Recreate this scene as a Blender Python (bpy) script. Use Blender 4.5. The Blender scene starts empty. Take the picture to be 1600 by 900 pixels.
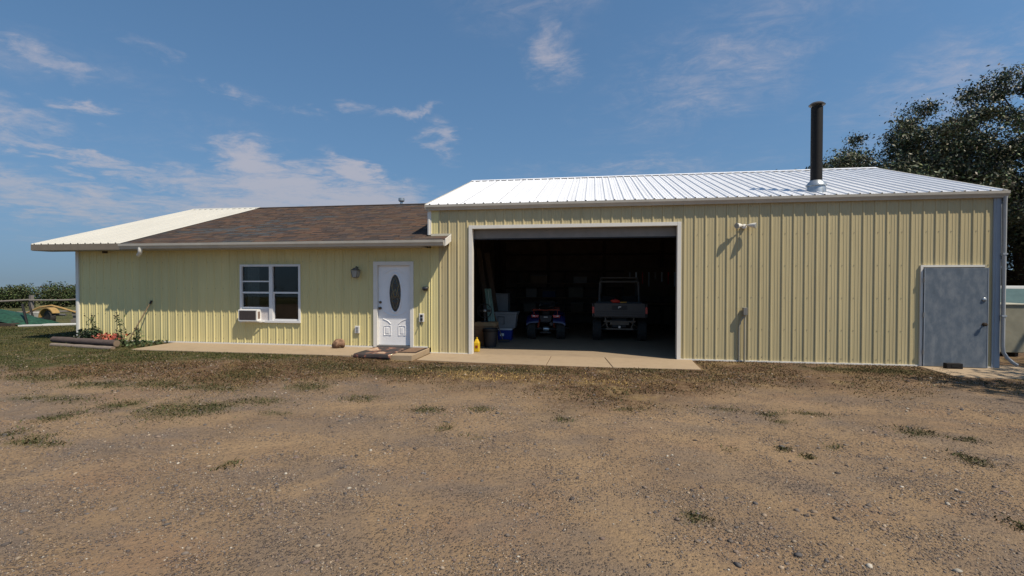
import bpy, bmesh, math, random
import numpy as np
from mathutils import Vector, Matrix
random.seed(7); RNG = np.random.default_rng(11)
SC = bpy.context.scene
COL = SC.collection
rad = math.radians

# ------------------------------------------------------------------ camera
FW = Vector((-0.16205, 0.98666, -0.01583)).normalized()
RT = Vector((0.98678, 0.16208, 0.00094)).normalized()
UP = RT.cross(FW).normalized()
cd = bpy.data.cameras.new('camera'); cam = bpy.data.objects.new('camera', cd); COL.objects.link(cam)
cd.sensor_width = 36.0; cd.lens = 770 / 1600 * 36.0; cd.clip_start = 0.05; cd.clip_end = 9000
m = Matrix((RT, UP, -FW)).transposed().to_4x4(); m.translation = Vector((0, -11.947, 1.856))
cam.matrix_world = m; SC.camera = cam

# ------------------------------------------------------------------ sun and sky
TO_SUN = Vector((1.85, -1.0, 3.0)).normalized()
sd = bpy.data.lights.new('sun', 'SUN'); sun = bpy.data.objects.new('sun', sd); COL.objects.link(sun)
sd.energy = 5.0; sd.angle = rad(0.53); sd.color = (1.0, 0.89, 0.73)
sun.rotation_euler = TO_SUN.to_track_quat('Z', 'Y').to_euler(); sun.location = (20, -15, 30)

wd = bpy.data.worlds.new('World'); SC.world = wd; wd.use_nodes = True
NT = wd.node_tree; NT.nodes.clear()
def wn(t, **k):
    n = NT.nodes.new(t)
    for a, b in k.items(): setattr(n, a, b)
    return n
def wm(op, a, b=None, c=None, clamp=False):
    n = wn('ShaderNodeMath', operation=op); n.use_clamp = clamp
    for i, v in enumerate((a, b, c)):
        if v is None: continue
        if isinstance(v, (int, float)): n.inputs[i].default_value = v
        else: NT.links.new(v, n.inputs[i])
    return n.outputs[0]
sky = wn('ShaderNodeTexSky'); sky.sky_type = 'NISHITA'; sky.sun_disc = False
sky.sun_elevation = math.asin(TO_SUN.z); sky.sun_rotation = math.atan2(TO_SUN.x, TO_SUN.y)
sky.air_density = 1.15; sky.dust_density = 0.55; sky.ozone_density = 2.0; sky.altitude = 300
tc = wn('ShaderNodeTexCoord'); sep = wn('ShaderNodeSeparateXYZ'); NT.links.new(tc.outputs['Generated'], sep.inputs[0])
dx, dy, dz = sep.outputs
# the air of that day is dull near the horizon: read the sky a little higher up, all round
cv_ = wn('ShaderNodeCombineXYZ'); NT.links.new(dx, cv_.inputs[0]); NT.links.new(dy, cv_.inputs[1]); NT.links.new(wm('ADD', wm('MULTIPLY', wm('MAXIMUM', dz, 0.0), .86), .20), cv_.inputs[2])
nv_ = wn('ShaderNodeVectorMath', operation='NORMALIZE'); NT.links.new(cv_.outputs[0], nv_.inputs[0]); NT.links.new(nv_.outputs[0], sky.inputs['Vector'])
az = wm('MULTIPLY', wm('ARCTAN2', dx, dy), 57.2958)
el = wm('MULTIPLY', wm('ARCSINE', dz), 57.2958)
# coordinates on a flat cloud deck, so that the streaks foreshorten towards the horizon
dzc = wm('MAXIMUM', wm('ADD', dz, 0.12), 0.02)
comb = wn('ShaderNodeCombineXYZ')
NT.links.new(wm('DIVIDE', dx, dzc), comb.inputs[0]); NT.links.new(wm('DIVIDE', dy, dzc), comb.inputs[1])
def wnoise(scale, detail, rough, dist, sx=1., sy=1., off=0.):
    mp = wn('ShaderNodeMapping'); mp.inputs['Scale'].default_value = (sx, sy, 1); mp.inputs['Location'].default_value = (off, off * .7, off)
    mp.inputs['Rotation'].default_value = (0, 0, rad(25))
    NT.links.new(comb.outputs[0], mp.inputs[0])
    n = wn('ShaderNodeTexNoise'); n.inputs['Scale'].default_value = scale; n.inputs['Detail'].default_value = detail
    n.inputs['Roughness'].default_value = rough; n.inputs['Distortion'].default_value = dist
    NT.links.new(mp.outputs[0], n.inputs['Vector']); return n.outputs[0]
n_puff = wnoise(2.8, 10, .66, 1.1)
n_fine = wnoise(8.0, 10, .70, 1.0, 1.0, 1.3, 3.1)
n_big = wnoise(.55, 4, .5, .3, 1, 1, 8.0)
# ragged outlines: shift the place where each bank is read by turbulent noise
w1 = wnoise(4.2, 7, .62, .6, 1, 1, 13.0); w2 = wnoise(4.2, 7, .62, .6, 1, 1, 29.0)
azw = wm('ADD', az, wm('MULTIPLY', wm('SUBTRACT', w1, .5), 11.0)); elw = wm('ADD', el, wm('MULTIPLY', wm('SUBTRACT', w2, .5), 5.0))
total = None
# cloud banks of that day: azimuth, elevation, half widths, tilt, strength
for a0, e0, wa, we, ti, st_ in [(-42, 9.4, 4.5, 1.6, 0, .75), (-37.0, 12.0, 4.2, 1.9, -8, 1.25), (-33.5, 9.8, 7.5, 2.6, -5, 1.3), (-27.0, 11.6, 4.0, 1.3, -12, 1.25), (-26.5, 8.6, 9, 2.4, 0, 1.2), (-37, 7.4, 10, 2.2, 0, 1.1),
        (-4.4, 24.6, 2.4, 4.0, 14, .72), (-3.0, 23.0, 1.4, 2.4, -30, .6), (-17.8, 15.4, 1.6, 2.4, 24, .72), (-20.6, 18.6, 3.4, .6, 8, .68), (-26, 18.2, 3.0, .55, -4, .5), (-52, 7.0, 10, 1.9, -10, .95), (-50.5, 10.4, 8, 1.0, -16, .85), (-44, 9.2, 4, 1.5, -10, .6),
        (-56, 13.0, 6, 1.6, -6, .7), (-53.5, 18.2, 5.0, 1.0, -15, .60), (-45.6, 20.5, 3.6, .9, -14, .45), (-49.6, 14.8, 2.4, .8, 0, .7), (-38, 18.6, 4.5, .8, -12, .55), (-33, 17.4, 3.4, .7, -8, .45), (-8, 31, 12, 6, 0, .42), (14, 22, 16, 7, 15, .42), (36, 16, 14, 6, 0, .48), (4, 12, 14, 2.6, 0, .42)]:
    c_, s_ = math.cos(rad(ti)), math.sin(rad(ti)); da = wm('SUBTRACT', azw, a0); de = wm('SUBTRACT', elw, e0)
    u = wm('DIVIDE', wm('ADD', wm('MULTIPLY', da, c_), wm('MULTIPLY', de, s_)), wa); v = wm('DIVIDE', wm('SUBTRACT', wm('MULTIPLY', de, c_), wm('MULTIPLY', da, s_)), we)
    g = wm('MULTIPLY', wm('EXPONENT', wm('MULTIPLY', wm('ADD', wm('MULTIPLY', u, u), wm('MULTIPLY', v, v)), -1.0)), st_)
    total = g if total is None else wm('MAXIMUM', total, g)
# the same kind of thin cloud all round the sky
total = wm('MAXIMUM', total, wm('MULTIPLY', wm('SUBTRACT', n_big, .50, clamp=True), 2.2))
tex = wm('ADD', wm('MULTIPLY', n_puff, 1.15), wm('MULTIPLY', n_fine, .75))
val = wm('ADD', total, wm('MULTIPLY', wm('SUBTRACT', tex, .95), wm('MULTIPLY', wm('MINIMUM', wm('MULTIPLY', total, 2.2), 1.0), 1.5)))
mr_ = wn('ShaderNodeMapRange', interpolation_type='SMOOTHSTEP'); NT.links.new(val, mr_.inputs[0]); mr_.inputs[1].default_value = .10; mr_.inputs[2].default_value = 1.25
cov = wm('MULTIPLY', mr_.outputs[0], .62)
tint = wn('ShaderNodeMix', data_type='RGBA', blend_type='MULTIPLY'); tint.inputs[0].default_value = 1.0
tint.inputs[7].default_value = (0.80, 1.03, 1.11, 1); NT.links.new(sky.outputs[0], tint.inputs[6])
mix = wn('ShaderNodeMix', data_type='RGBA'); NT.links.new(cov, mix.inputs[0]); NT.links.new(tint.outputs[2], mix.inputs[6])
mix.inputs[7].default_value = (5.6, 5.0, 5.1, 1)
hz = wm('MULTIPLY', wm('EXPONENT', wm('MULTIPLY', wm('MAXIMUM', el, 0.0), -.17)), .85)
mh = wn('ShaderNodeMix', data_type='RGBA'); NT.links.new(hz, mh.inputs[0]); NT.links.new(mix.outputs[2], mh.inputs[6]); mh.inputs[7].default_value = (1.75, 2.3, 2.75, 1)
mix = mh
bg = wn('ShaderNodeBackground'); bg.inputs[1].default_value = 0.10; NT.links.new(mix.outputs[2], bg.inputs[0])
wo = wn('ShaderNodeOutputWorld'); NT.links.new(bg.outputs[0], wo.inputs[0])

SC.view_settings.view_transform = 'Standard'; SC.view_settings.look = 'None'
SC.view_settings.exposure = 0.14; SC.view_settings.gamma = 1.0; SC.view_settings.use_curve_mapping = False
SC.render.engine = 'CYCLES'
SC.cycles.max_bounces = 7; SC.cycles.diffuse_bounces = 4; SC.cycles.glossy_bounces = 4; SC.cycles.transparent_max_bounces = 12
SC.cycles.use_denoising = True

# ------------------------------------------------------------------ materials
MATS = {}
def M(name, col, rough=.6, metal=0., var=.1, scale=6., bump=0., bscale=60., stretch=(1, 1, 1), spec=.4, col2=None, c2=(.45, .65), attr=False, detail=5, world=False, emit=None, rnd=0.):
    if name in MATS: return MATS[name]
    mt = bpy.data.materials.new(name); mt.use_nodes = True; nt = mt.node_tree; b = nt.nodes['Principled BSDF']
    b.inputs['Roughness'].default_value = rough; b.inputs['Metallic'].default_value = metal; b.inputs['Specular IOR Level'].default_value = spec
    tx = nt.nodes.new('ShaderNodeTexCoord'); inf = nt.nodes.new('ShaderNodeObjectInfo')
    vec = tx.outputs['Object']
    if world:
        geo = nt.nodes.new('ShaderNodeNewGeometry'); vec = geo.outputs['Position']
    else:
        mm = nt.nodes.new('ShaderNodeMath'); mm.operation = 'MULTIPLY'; mm.inputs[1].default_value = 37.; nt.links.new(inf.outputs['Random'], mm.inputs[0])
        va = nt.nodes.new('ShaderNodeVectorMath'); va.operation = 'ADD'; nt.links.new(vec, va.inputs[0]); nt.links.new(mm.outputs[0], va.inputs[1]); vec = va.outputs[0]
    mp = nt.nodes.new('ShaderNodeMapping'); mp.inputs['Scale'].default_value = stretch; nt.links.new(vec, mp.inputs[0])
    no = nt.nodes.new('ShaderNodeTexNoise'); no.inputs['Scale'].default_value = scale; no.inputs['Detail'].default_value = detail; no.inputs['Roughness'].default_value = .6
    nt.links.new(mp.outputs[0], no.inputs['Vector'])
    base = None
    if attr:
        at = nt.nodes.new('ShaderNodeAttribute'); at.attribute_name = 'Col'; base = at.outputs['Color']
    if col2:
        mr = nt.nodes.new('ShaderNodeMapRange'); mr.inputs[1].default_value = c2[0]; mr.inputs[2].default_value = c2[1]; nt.links.new(no.outputs[0], mr.inputs[0])
        mx = nt.nodes.new('ShaderNodeMix'); mx.data_type = 'RGBA'; nt.links.new(mr.outputs[0], mx.inputs[0])
        mx.inputs[6].default_value = (*col, 1); mx.inputs[7].default_value = (*col2, 1); base = mx.outputs[2]
    mr = nt.nodes.new('ShaderNodeMapRange'); mr.inputs[1].default_value = .25; mr.inputs[2].default_value = .75; mr.inputs[3].default_value = 1 - var; mr.inputs[4].default_value = 1 + var
    nt.links.new(no.outputs[0], mr.inputs[0])
    vm = nt.nodes.new('ShaderNodeVectorMath'); vm.operation = 'SCALE'; nt.links.new(mr.outputs[0], vm.inputs[3])
    if base is None: vm.inputs[0].default_value = col
    else: nt.links.new(base, vm.inputs[0])
    outc = vm.outputs[0]
    if rnd:
        m1 = nt.nodes.new('ShaderNodeMapRange'); m1.inputs[3].default_value = 1 - rnd; m1.inputs[4].default_value = 1 + rnd; nt.links.new(inf.outputs['Random'], m1.inputs[0])
        v2 = nt.nodes.new('ShaderNodeVectorMath'); v2.operation = 'SCALE'; nt.links.new(outc, v2.inputs[0]); nt.links.new(m1.outputs[0], v2.inputs[3]); outc = v2.outputs[0]
    nt.links.new(outc, b.inputs['Base Color'])
    if bump:
        n2 = nt.nodes.new('ShaderNodeTexNoise'); n2.inputs['Scale'].default_value = bscale; n2.inputs['Detail'].default_value = 4; nt.links.new(mp.outputs[0], n2.inputs['Vector'])
        bp = nt.nodes.new('ShaderNodeBump'); bp.inputs['Strength'].default_value = bump; bp.inputs['Distance'].default_value = .01
        nt.links.new(n2.outputs[0], bp.inputs['Height']); nt.links.new(bp.outputs[0], b.inputs['Normal'])
    if emit:
        b.inputs['Emission Color'].default_value = (*emit[0], 1); b.inputs['Emission Strength'].default_value = emit[1]
    MATS[name] = mt; return mt
def glass(name, tint, rough=.02, amount=.06):
    mt = bpy.data.materials.new(name); mt.use_nodes = True; nt = mt.node_tree; nt.nodes.clear()
    o = nt.nodes.new('ShaderNodeOutputMaterial'); mx = nt.nodes.new('ShaderNodeMixShader'); tr = nt.nodes.new('ShaderNodeBsdfTransparent'); gl = nt.nodes.new('ShaderNodeBsdfGlossy')
    tr.inputs[0].default_value = (*tint, 1); gl.inputs['Roughness'].default_value = rough; gl.inputs[0].default_value = (.55, .55, .55, 1)
    fr = nt.nodes.new('ShaderNodeFresnel'); fr.inputs[0].default_value = 1.5
    ad = nt.nodes.new('ShaderNodeMath'); ad.operation = 'ADD'; ad.use_clamp = True; ad.inputs[1].default_value = amount; nt.links.new(fr.outputs[0], ad.inputs[0])
    nt.links.new(ad.outputs[0], mx.inputs[0]); nt.links.new(tr.outputs[0], mx.inputs[1]); nt.links.new(gl.outputs[0], mx.inputs[2]); nt.links.new(mx.outputs[0], o.inputs[0])
    MATS[name] = mt; return mt

SIDE_Y = M('siding_yellow', (.61, .535, .265), .42, var=.08, scale=1.6, stretch=(3, 3, .35), spec=.35, bump=.5, bscale=1.5, rnd=.07)
SIDE_T = M('siding_tan', (.455, .385, .220), .42, var=.08, scale=1.6, stretch=(3, 3, .35), spec=.35, bump=.5, bscale=1.5, rnd=.07)
WHITE = M('white_trim', (.68, .655, .60), .45, var=.05, scale=5)
WHITE_ROOF = M('white_roof_metal', (.72, .73, .75), .38, var=.06, scale=1.2, stretch=(2, .5, 1))
CREAM_ROOF = M('cream_roof_metal', (.50, .485, .435), .42, var=.06, scale=1.2, stretch=(2, .5, 1))
GUTTER = M('gutter_paint', (.46, .43, .37), .45, var=.1, scale=3)
GREYTRIM = M('grey_blue_trim', (.29, .325, .37), .45, var=.07, scale=4)
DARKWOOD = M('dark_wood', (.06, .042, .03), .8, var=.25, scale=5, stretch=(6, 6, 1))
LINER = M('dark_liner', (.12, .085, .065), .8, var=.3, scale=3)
CONC = M('concrete', (.35, .265, .175), .85, var=.2, scale=3.5, bump=.25, bscale=50, world=True, detail=8, col2=(.24, .18, .115), c2=(.42, .72))
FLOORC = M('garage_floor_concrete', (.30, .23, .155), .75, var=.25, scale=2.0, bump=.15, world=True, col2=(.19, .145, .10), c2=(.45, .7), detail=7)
BLACK = M('black_paint', (.012, .011, .011), .65, var=.2, spec=.25)
BLACKP = M('black_plastic', (.022, .022, .024), .55, var=.15)
RUBBER = M('rubber', (.03, .028, .026), .85, var=.3, scale=12)
GALV = M('galvanised', (.42, .45, .47), .35, metal=.7, var=.15, scale=12)
STEEL = M('dull_steel', (.22, .21, .20), .45, metal=.6, var=.2, scale=15)
DOORGREY = M('grey_door_paint', (.125, .155, .19), .5, var=.22, scale=9, detail=10, stretch=(1, 1, .55), col2=(.165, .185, .205), c2=(.42, .66))
BRONZE = M('bronze', (.12, .08, .05), .35, metal=.8)
GLASSW = glass('window_glass', (.62, .64, .64), .015, .02)
GLASST = M('teal_glass', (.10, .155, .155), .15, var=.15, spec=.3)

# ------------------------------------------------------------------ mesh helpers
W0 = {}
class MB:
    def __init__(s): s.v = []; s.f = []
    def add(s, vs, fs):
        o = len(s.v); s.v += [tuple(p) for p in vs]; s.f += [tuple(i + o for i in f) for f in fs]; return s
    def box(s, x0, x1, y0, y1, z0, z1):
        return s.add([(x0, y0, z0), (x1, y0, z0), (x1, y1, z0), (x0, y1, z0), (x0, y0, z1), (x1, y0, z1), (x1, y1, z1), (x0, y1, z1)],
                     [(3, 2, 1, 0), (4, 5, 6, 7), (0, 1, 5, 4), (1, 2, 6, 5), (2, 3, 7, 6), (3, 0, 4, 7)])
    def taper(s, cx, cy, z0, z1, a0, b0, a1, b1):
        return s.add([(cx - a0, cy - b0, z0), (cx + a0, cy - b0, z0), (cx + a0, cy + b0, z0), (cx - a0, cy + b0, z0), (cx - a1, cy - b1, z1), (cx + a1, cy - b1, z1), (cx + a1, cy + b1, z1), (cx - a1, cy + b1, z1)],
                     [(3, 2, 1, 0), (4, 5, 6, 7), (0, 1, 5, 4), (1, 2, 6, 5), (2, 3, 7, 6), (3, 0, 4, 7)])
    def beam(s, a, b, w, h, up=(0, 0, 1)):
        a = Vector(a); b = Vector(b); d = (b - a).normalized(); u = Vector(up)
        if abs(d.dot(u)) > .98: u = Vector((0, 1, 0))
        r = d.cross(u).normalized(); u = r.cross(d)
        vs = []
        for p in (a, b):
            for i, j in ((-1, -1), (1, -1), (1, 1), (-1, 1)): vs.append(p + r * (w / 2 * i) + u * (h / 2 * j))
        return s.add(vs, [(0, 1, 2, 3), (7, 6, 5, 4), (0, 4, 5, 1), (1, 5, 6, 2), (2, 6, 7, 3), (3, 7, 4, 0)])
    def tube(s, pts, r, n=8, closed=False):
        P = [Vector(p) for p in pts]; k = len(P); R = r if isinstance(r, (list, tuple)) else [r] * k
        vs = []; ref = None
        for i in range(k):
            d = ((P[(i + 1) % k] - P[i - 1]) if closed else (P[min(i + 1, k - 1)] - P[max(i - 1, 0)])).normalized()
            if ref is None: ref = Vector((0, 0, 1)) if abs(d.z) < .9 else Vector((1, 0, 0))
            a = (ref - d * ref.dot(d)).normalized(); ref = a; b = d.cross(a)
            for j in range(n):
                t = 2 * math.pi * j / n; vs.append(P[i] + (a * math.cos(t) + b * math.sin(t)) * R[i])
        fs = []
        for i in range(k if closed else k - 1):
            for j in range(n): fs.append((i * n + j, i * n + (j + 1) % n, ((i + 1) % k) * n + (j + 1) % n, ((i + 1) % k) * n + j))
        if not closed: fs += [tuple(reversed(range(n))), tuple(range((k - 1) * n, k * n))]
        return s.add(vs, fs)
    def lathe(s, prof, n=16, axis='z', c=(0, 0, 0)):
        vs = []; k = len(prof)
        for r, h in prof:
            for j in range(n):
                t = 2 * math.pi * j / n; a, b = r * math.cos(t), r * math.sin(t)
                p = (a, b, h) if axis == 'z' else ((h, a, b) if axis == 'x' else (b, h, a))
                vs.append((p[0] + c[0], p[1] + c[1], p[2] + c[2]))
        fs = [(i * n + j, i * n + (j + 1) % n, (i + 1) * n + (j + 1) % n, (i + 1) * n + j) for i in range(k - 1) for j in range(n)]
        if prof[0][0] > 1e-4: fs.append(tuple(reversed(range(n))))
        if prof[-1][0] > 1e-4: fs.append(tuple(range((k - 1) * n, k * n)))
        return s.add(vs, fs)
    def prism_x(s, poly, x0, x1):     # poly: (y, z) outline, extruded along x
        k = len(poly)
        return s.add([(x0, y, z) for y, z in poly] + [(x1, y, z) for y, z in poly],
                     [tuple(range(k)), tuple(reversed(range(k, 2 * k)))] + [(i, i + k, (i + 1) % k + k, (i + 1) % k) for i in range(k)])
    def prism_y(s, poly, y0, y1):     # poly: (x, z)
        k = len(poly)
        return s.add([(x, y0, z) for x, z in poly] + [(x, y1, z) for x, z in poly],
                     [tuple(range(k)), tuple(reversed(range(k, 2 * k)))] + [(i, i + k, (i + 1) % k + k, (i + 1) % k) for i in range(k)])
    def prism_z(s, poly, z0, z1):
        k = len(poly)
        return s.add([(x, y, z0) for x, y in poly] + [(x, y, z1) for x, y in poly],
                     [tuple(reversed(range(k))), tuple(range(k, 2 * k))] + [(i, (i + 1) % k, (i + 1) % k + k, i + k) for i in range(k)])
    def loft(s, secs, cap=True):
        n = len(secs[0]); vs = [p for q in secs for p in q]
        fs = [(i * n + j, i * n + (j + 1) % n, (i + 1) * n + (j + 1) % n, (i + 1) * n + j) for i in range(len(secs) - 1) for j in range(n)]
        if cap: fs += [tuple(reversed(range(n))), tuple(range((len(secs) - 1) * n, len(secs) * n))]
        return s.add(vs, fs)
    def build(s, name, mat, parent=None, local=False, smooth=False, bevel=0.):
        off = Vector((0, 0, 0))
        if parent is not None and not local: off = W0.get(parent.name, Vector((0, 0, 0)))
        me = bpy.data.meshes.new(name); me.from_pydata([(a - off.x, b - off.y, c - off.z) for a, b, c in s.v], [], s.f)
        bm = bmesh.new(); bm.from_mesh(me); bmesh.ops.recalc_face_normals(bm, faces=bm.faces); bm.to_mesh(me); bm.free()
        me.materials.append(mat)
        if smooth: me.shade_smooth()
        o = bpy.data.objects.new(name, me); COL.objects.link(o)
        if parent is not None: o.parent = parent; W0[o.name] = off
        if bevel:
            b = o.modifiers.new('bevel', 'BEVEL'); b.width = bevel; b.segments = 2; b.limit_method = 'ANGLE'
        if smooth:
            try: me.set_sharp_from_angle(angle=rad(40))
            except Exception: pass
        return o
def tag(o, label, cat=None, group=None, kind=None):
    if label: o['label'] = label
    if cat: o['category'] = cat
    if group: o['group'] = group
    if kind: o['kind'] = kind
    return o
def T(name, label, cat, loc=(0, 0, 0), group=None, rotz=0.):
    o = bpy.data.objects.new(name, None); COL.objects.link(o); o.location = loc; o.rotation_euler = (0, 0, rotz); o.empty_display_size = .1
    W0[o.name] = Vector(loc); return tag(o, label, cat, group)
def np_mesh(name, V, F, mat, cols=None, parent=None):
    me = bpy.data.meshes.new(name); V = np.asarray(V, np.float32); F = np.asarray(F, np.int32); k = F.shape[1]
    me.vertices.add(len(V)); me.vertices.foreach_set('co', V.ravel())
    me.loops.add(F.size); me.loops.foreach_set('vertex_index', F.ravel())
    me.polygons.add(len(F)); me.polygons.foreach_set('loop_start', np.arange(0, F.size, k, dtype=np.int32)); me.polygons.foreach_set('loop_total', np.full(len(F), k, np.int32))
    me.update(calc_edges=True); me.validate()
    if cols is not None:
        a = me.attributes.new('Col', 'FLOAT_COLOR', 'POINT'); c = np.ones((len(V), 4), np.float32); c[:, :3] = cols; a.data.foreach_set('color', c.ravel())
    me.materials.append(mat); o = bpy.data.objects.new(name, me); COL.objects.link(o)
    if parent is not None: o.parent = parent
    return o
def sstep(a, b, x):
    t = np.clip((x - a) / (b - a), 0, 1); return t * t * (3 - 2 * t)
_PT = RNG.random((256, 256))
def vnoise(x, y, s=1., o=0):
    x = np.asarray(x) * s + 100.3 + o * 17.7; y = np.asarray(y) * s + 57.1 + o * 9.3
    xi = np.floor(x).astype(int); yi = np.floor(y).astype(int); fx = x - xi; fy = y - yi; fx = fx * fx * (3 - 2 * fx); fy = fy * fy * (3 - 2 * fy)
    g = lambda i, j: _PT[(xi + i) % 256, (yi + j) % 256]
    return (g(0, 0) * (1 - fx) + g(1, 0) * fx) * (1 - fy) + (g(0, 1) * (1 - fx) + g(1, 1) * fx) * fy
def fbm(x, y, s=1., n=4, o=0):
    r = 0; a = .5
    for i in range(n): r = r + a * vnoise(x, y, s * 2 ** i, o + i); a *= .5
    return r / (1 - .5 ** n)

# ------------------------------------------------------------------ ground
GX0, GX1 = -4.10, 8.47     # garage walls
HX0 = -14.62               # house left wall
def terrain(x, y):
    x = np.asarray(x, float); y = np.asarray(y, float)
    d = np.hypot(x, y + 12)
    z = .10 * sstep(-3.4, -6.5, x) * sstep(-5.2, -1.9, y)
    z = z - .0352 * np.clip(d - 19, 0, 4000) * sstep(19, 40, d)
    near = 1 - sstep(14, 26, d)
    z = z + near * (.022 * (fbm(x, y, .35, 3, 3) - .5) * sstep(-1.2, -2.5, y) + .016 * (fbm(x, y, 1.7, 3, 5) - .5) * sstep(-1.4, -2.0, y))
    # wheel ruts curving across the yard
    for k, (r0, rr) in enumerate(((9.2, .16), (10.7, .16))):
        q = np.hypot(x - 1.5, y + 14.6); z = z - near * .010 * np.exp(-((q - r0) / rr) ** 2) * sstep(-2.4, -3.4, y)
    inside = ((x > HX0 + .1) & (x < GX1 - .1) & (y > .12) & (y < 9.5))
    return np.where(inside, -.16, z)
def axis(lo, hi, st, far):
    a = list(np.arange(lo, hi + 1e-6, st)); q = st; v = lo; L = []
    while v > -far: q *= 1.22; v -= q; L.append(v)
    q = st; v = hi; R = []
    while v < far: q *= 1.22; v += q; R.append(v)
    return np.array(L[::-1] + a + R)
xs = axis(-16, 12, .13, 3500); ys = axis(-12.4, .5, .13, 3500)
X, Y = np.meshgrid(xs, ys); Z = terrain(X, Y); nx, ny = len(xs), len(ys)
idx = np.arange(nx * ny).reshape(ny, nx)
F = np.stack([idx[:-1, :-1], idx[:-1, 1:], idx[1:, 1:], idx[1:, :-1]], -1).reshape(-1, 4)
PATCH = [(-5.93, -5.8, 0.64, 0.45), (-5.47, -5.62, 0.26, 0.34), (-7.13, -6.4, 0.24, 0.21), (-6.84, -5.7, 0.28, 0.24), (-6.92, -7.15, 0.11, 0.24), (-6.43, -7.21, 0.16, 0.16), (-6.2, -7.33, 0.29, 0.09), (-3.63, -7.54, 0.11, 0.1), (-8.15, -5.56, 0.49, 0.22), (-8.72, -5.53, 0.4, 0.24), (-5.01, -5.12, 0.31, 0.23), (-5.33, -2.46, 0.8, 0.55), (-6.55, -3.56, 0.49, 0.49), (-3.88, -2.58, 0.51, 0.42), (-2.99, -1.99, 0.8, 0.45), (-4.88, -4.13, 0.44, 0.28), (-3.58, -4.71, 0.25, 0.18), (-7.63, -4.43, 0.56, 0.33), (-8.62, -4.6, 0.67, 0.28), (-10.24, -4.3, 0.72, 0.33), (-6.44, -4.49, 0.65, 0.23), (-4.38, -5.71, 0.22, 0.11), (-2.32, -5.2, 0.2, 0.14), (-1.59, -5.07, 0.18, 0.14), (0.81, -7.95, 0.09, 0.07), (3.18, -7.71, 0.06, 0.11), (-1.34, -6.31, 0.15, 0.07), (-1.83, -5.99, 0.08, 0.11), (2.43, -5.04, 0.13, 0.1), (1.48, -6.28, 0.07, 0.07), (2.07, -6.16, 0.07, 0.07), (2.67, -6.04, 0.08, 0.1), (2.23, -6.38, 0.05, 0.07), (3.89, -5.24, 0.2, 0.16), (4.29, -5.46, 0.15, 0.12), (3.87, -6.28, 0.12, 0.1), (3.84, -6.11, 0.07, 0.1), (2.4, -4.68, 0.18, 0.11), (3.02, -4.54, 0.27, 0.12), (6.13, -0.74, 0.79, 0.36), (1.1, -1.45, 0.66, 0.3), (-1.37, -2.01, 0.78, 0.28), (4.94, -0.72, 0.81, 0.27), (0.49, -4.72, 0.18, 0.11), (-0.39, -5.37, 0.1, 0.09), (1.85, -4.5, 0.18, 0.11)]  # weed patch centres and radii taken from image pixels, cast onto the ground
def track_w(x, y):    # packed sandy wheel tracks: one set curving to the open door, one sweeping across the yard
    w = np.zeros(np.shape(x)); wob = .25 * (fbm(x, y, .5, 2, 51) - .5)
    for x0 in (-1.35, .25): w = np.maximum(w, np.exp(-((x - x0 - .045 * (y + 1.3) ** 2 * .8 + wob) / .30) ** 2) * (y < -1.2))
    for r0 in (9.2, 10.7): w = np.maximum(w, .85 * np.exp(-((np.hypot(x - 1.5, y + 14.6) - r0 + wob) / .28) ** 2) * (y < -2.6))
    for r0 in (6.0, 7.4): w = np.maximum(w, .7 * np.exp(-((np.hypot(x - 8.5, y + 3.0) - r0 + wob) / .30) ** 2) * (y < -3.6))
    return w
def lawn_w(x, y):     # green lawn at the left end
    edge = -3.55 + .36 * np.clip(x + 11.0, -20, 6) + .9 * (fbm(x, y, .6, 3, 21) - .5)
    edge = np.where(x < -11, -3.7 + .9 * (fbm(x, y, .6, 3, 21) - .5), edge)
    return sstep(-.25, .35, y - edge) * (1 - sstep(-7.2, -5.4, x))
def litter_w(x, y):   # dry brown weeds and leaf litter along the building
    n = fbm(x, y, .45, 4, 31) - .5
    return sstep(-4.9, -3.0, y + 3.0 * n - 1.5 * sstep(1.5, 5.0, x)) * (1 - .55 * lawn_w(x, y)) * (1 - .25 * sstep(2., 5., x))
def patch_w(x, y):
    w = np.zeros(np.shape(x)); jx = x + .25 * (fbm(x, y, 3, 3, 41) - .5); jy = y + .25 * (fbm(x, y, 3, 3, 43) - .5)
    for cx, cy, a, b in PATCH: w = np.maximum(w, np.exp(-((jx - cx) / a) ** 2 - ((jy - cy) / b) ** 2))
    return w
wl, wt, wp = lawn_w(X, Y), litter_w(X, Y), patch_w(X, Y)
gcol = np.stack([wl.ravel(), wt.ravel(), wp.ravel()], -1)
gm = bpy.data.materials.new('dirt_and_gravel'); gm.use_nodes = True; nt = gm.node_tree; B = nt.nodes['Principled BSDF']
B.inputs['Roughness'].default_value = .95; B.inputs['Specular IOR Level'].default_value = .15
geo = nt.nodes.new('ShaderNodeNewGeometry'); att = nt.nodes.new('ShaderNodeAttribute'); att.attribute_name = 'Col'
sp = nt.nodes.new('ShaderNodeSeparateColor'); nt.links.new(att.outputs['Color'], sp.inputs[0])
def gn(scale, detail=6, rough=.6, stretch=(1, 1, 1), dist=0.):
    mp = nt.nodes.new('ShaderNodeMapping'); mp.inputs['Scale'].default_value = stretch; nt.links.new(geo.outputs['Position'], mp.inputs[0])
    n = nt.nodes.new('ShaderNodeTexNoise'); n.inputs['Scale'].default_value = scale; n.inputs['Detail'].default_value = detail; n.inputs['Roughness'].default_value = rough; n.inputs['Distortion'].default_value = dist
    nt.links.new(mp.outputs[0], n.inputs['Vector']); return n.outputs[0]
def gmr(v, a, b, c=0., d=1.):
    q = nt.nodes.new('ShaderNodeMapRange'); nt.links.new(v, q.inputs[0])
    for i, t in enumerate((a, b, c, d)): q.inputs[i + 1].default_value = t
    return q.outputs[0]
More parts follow.
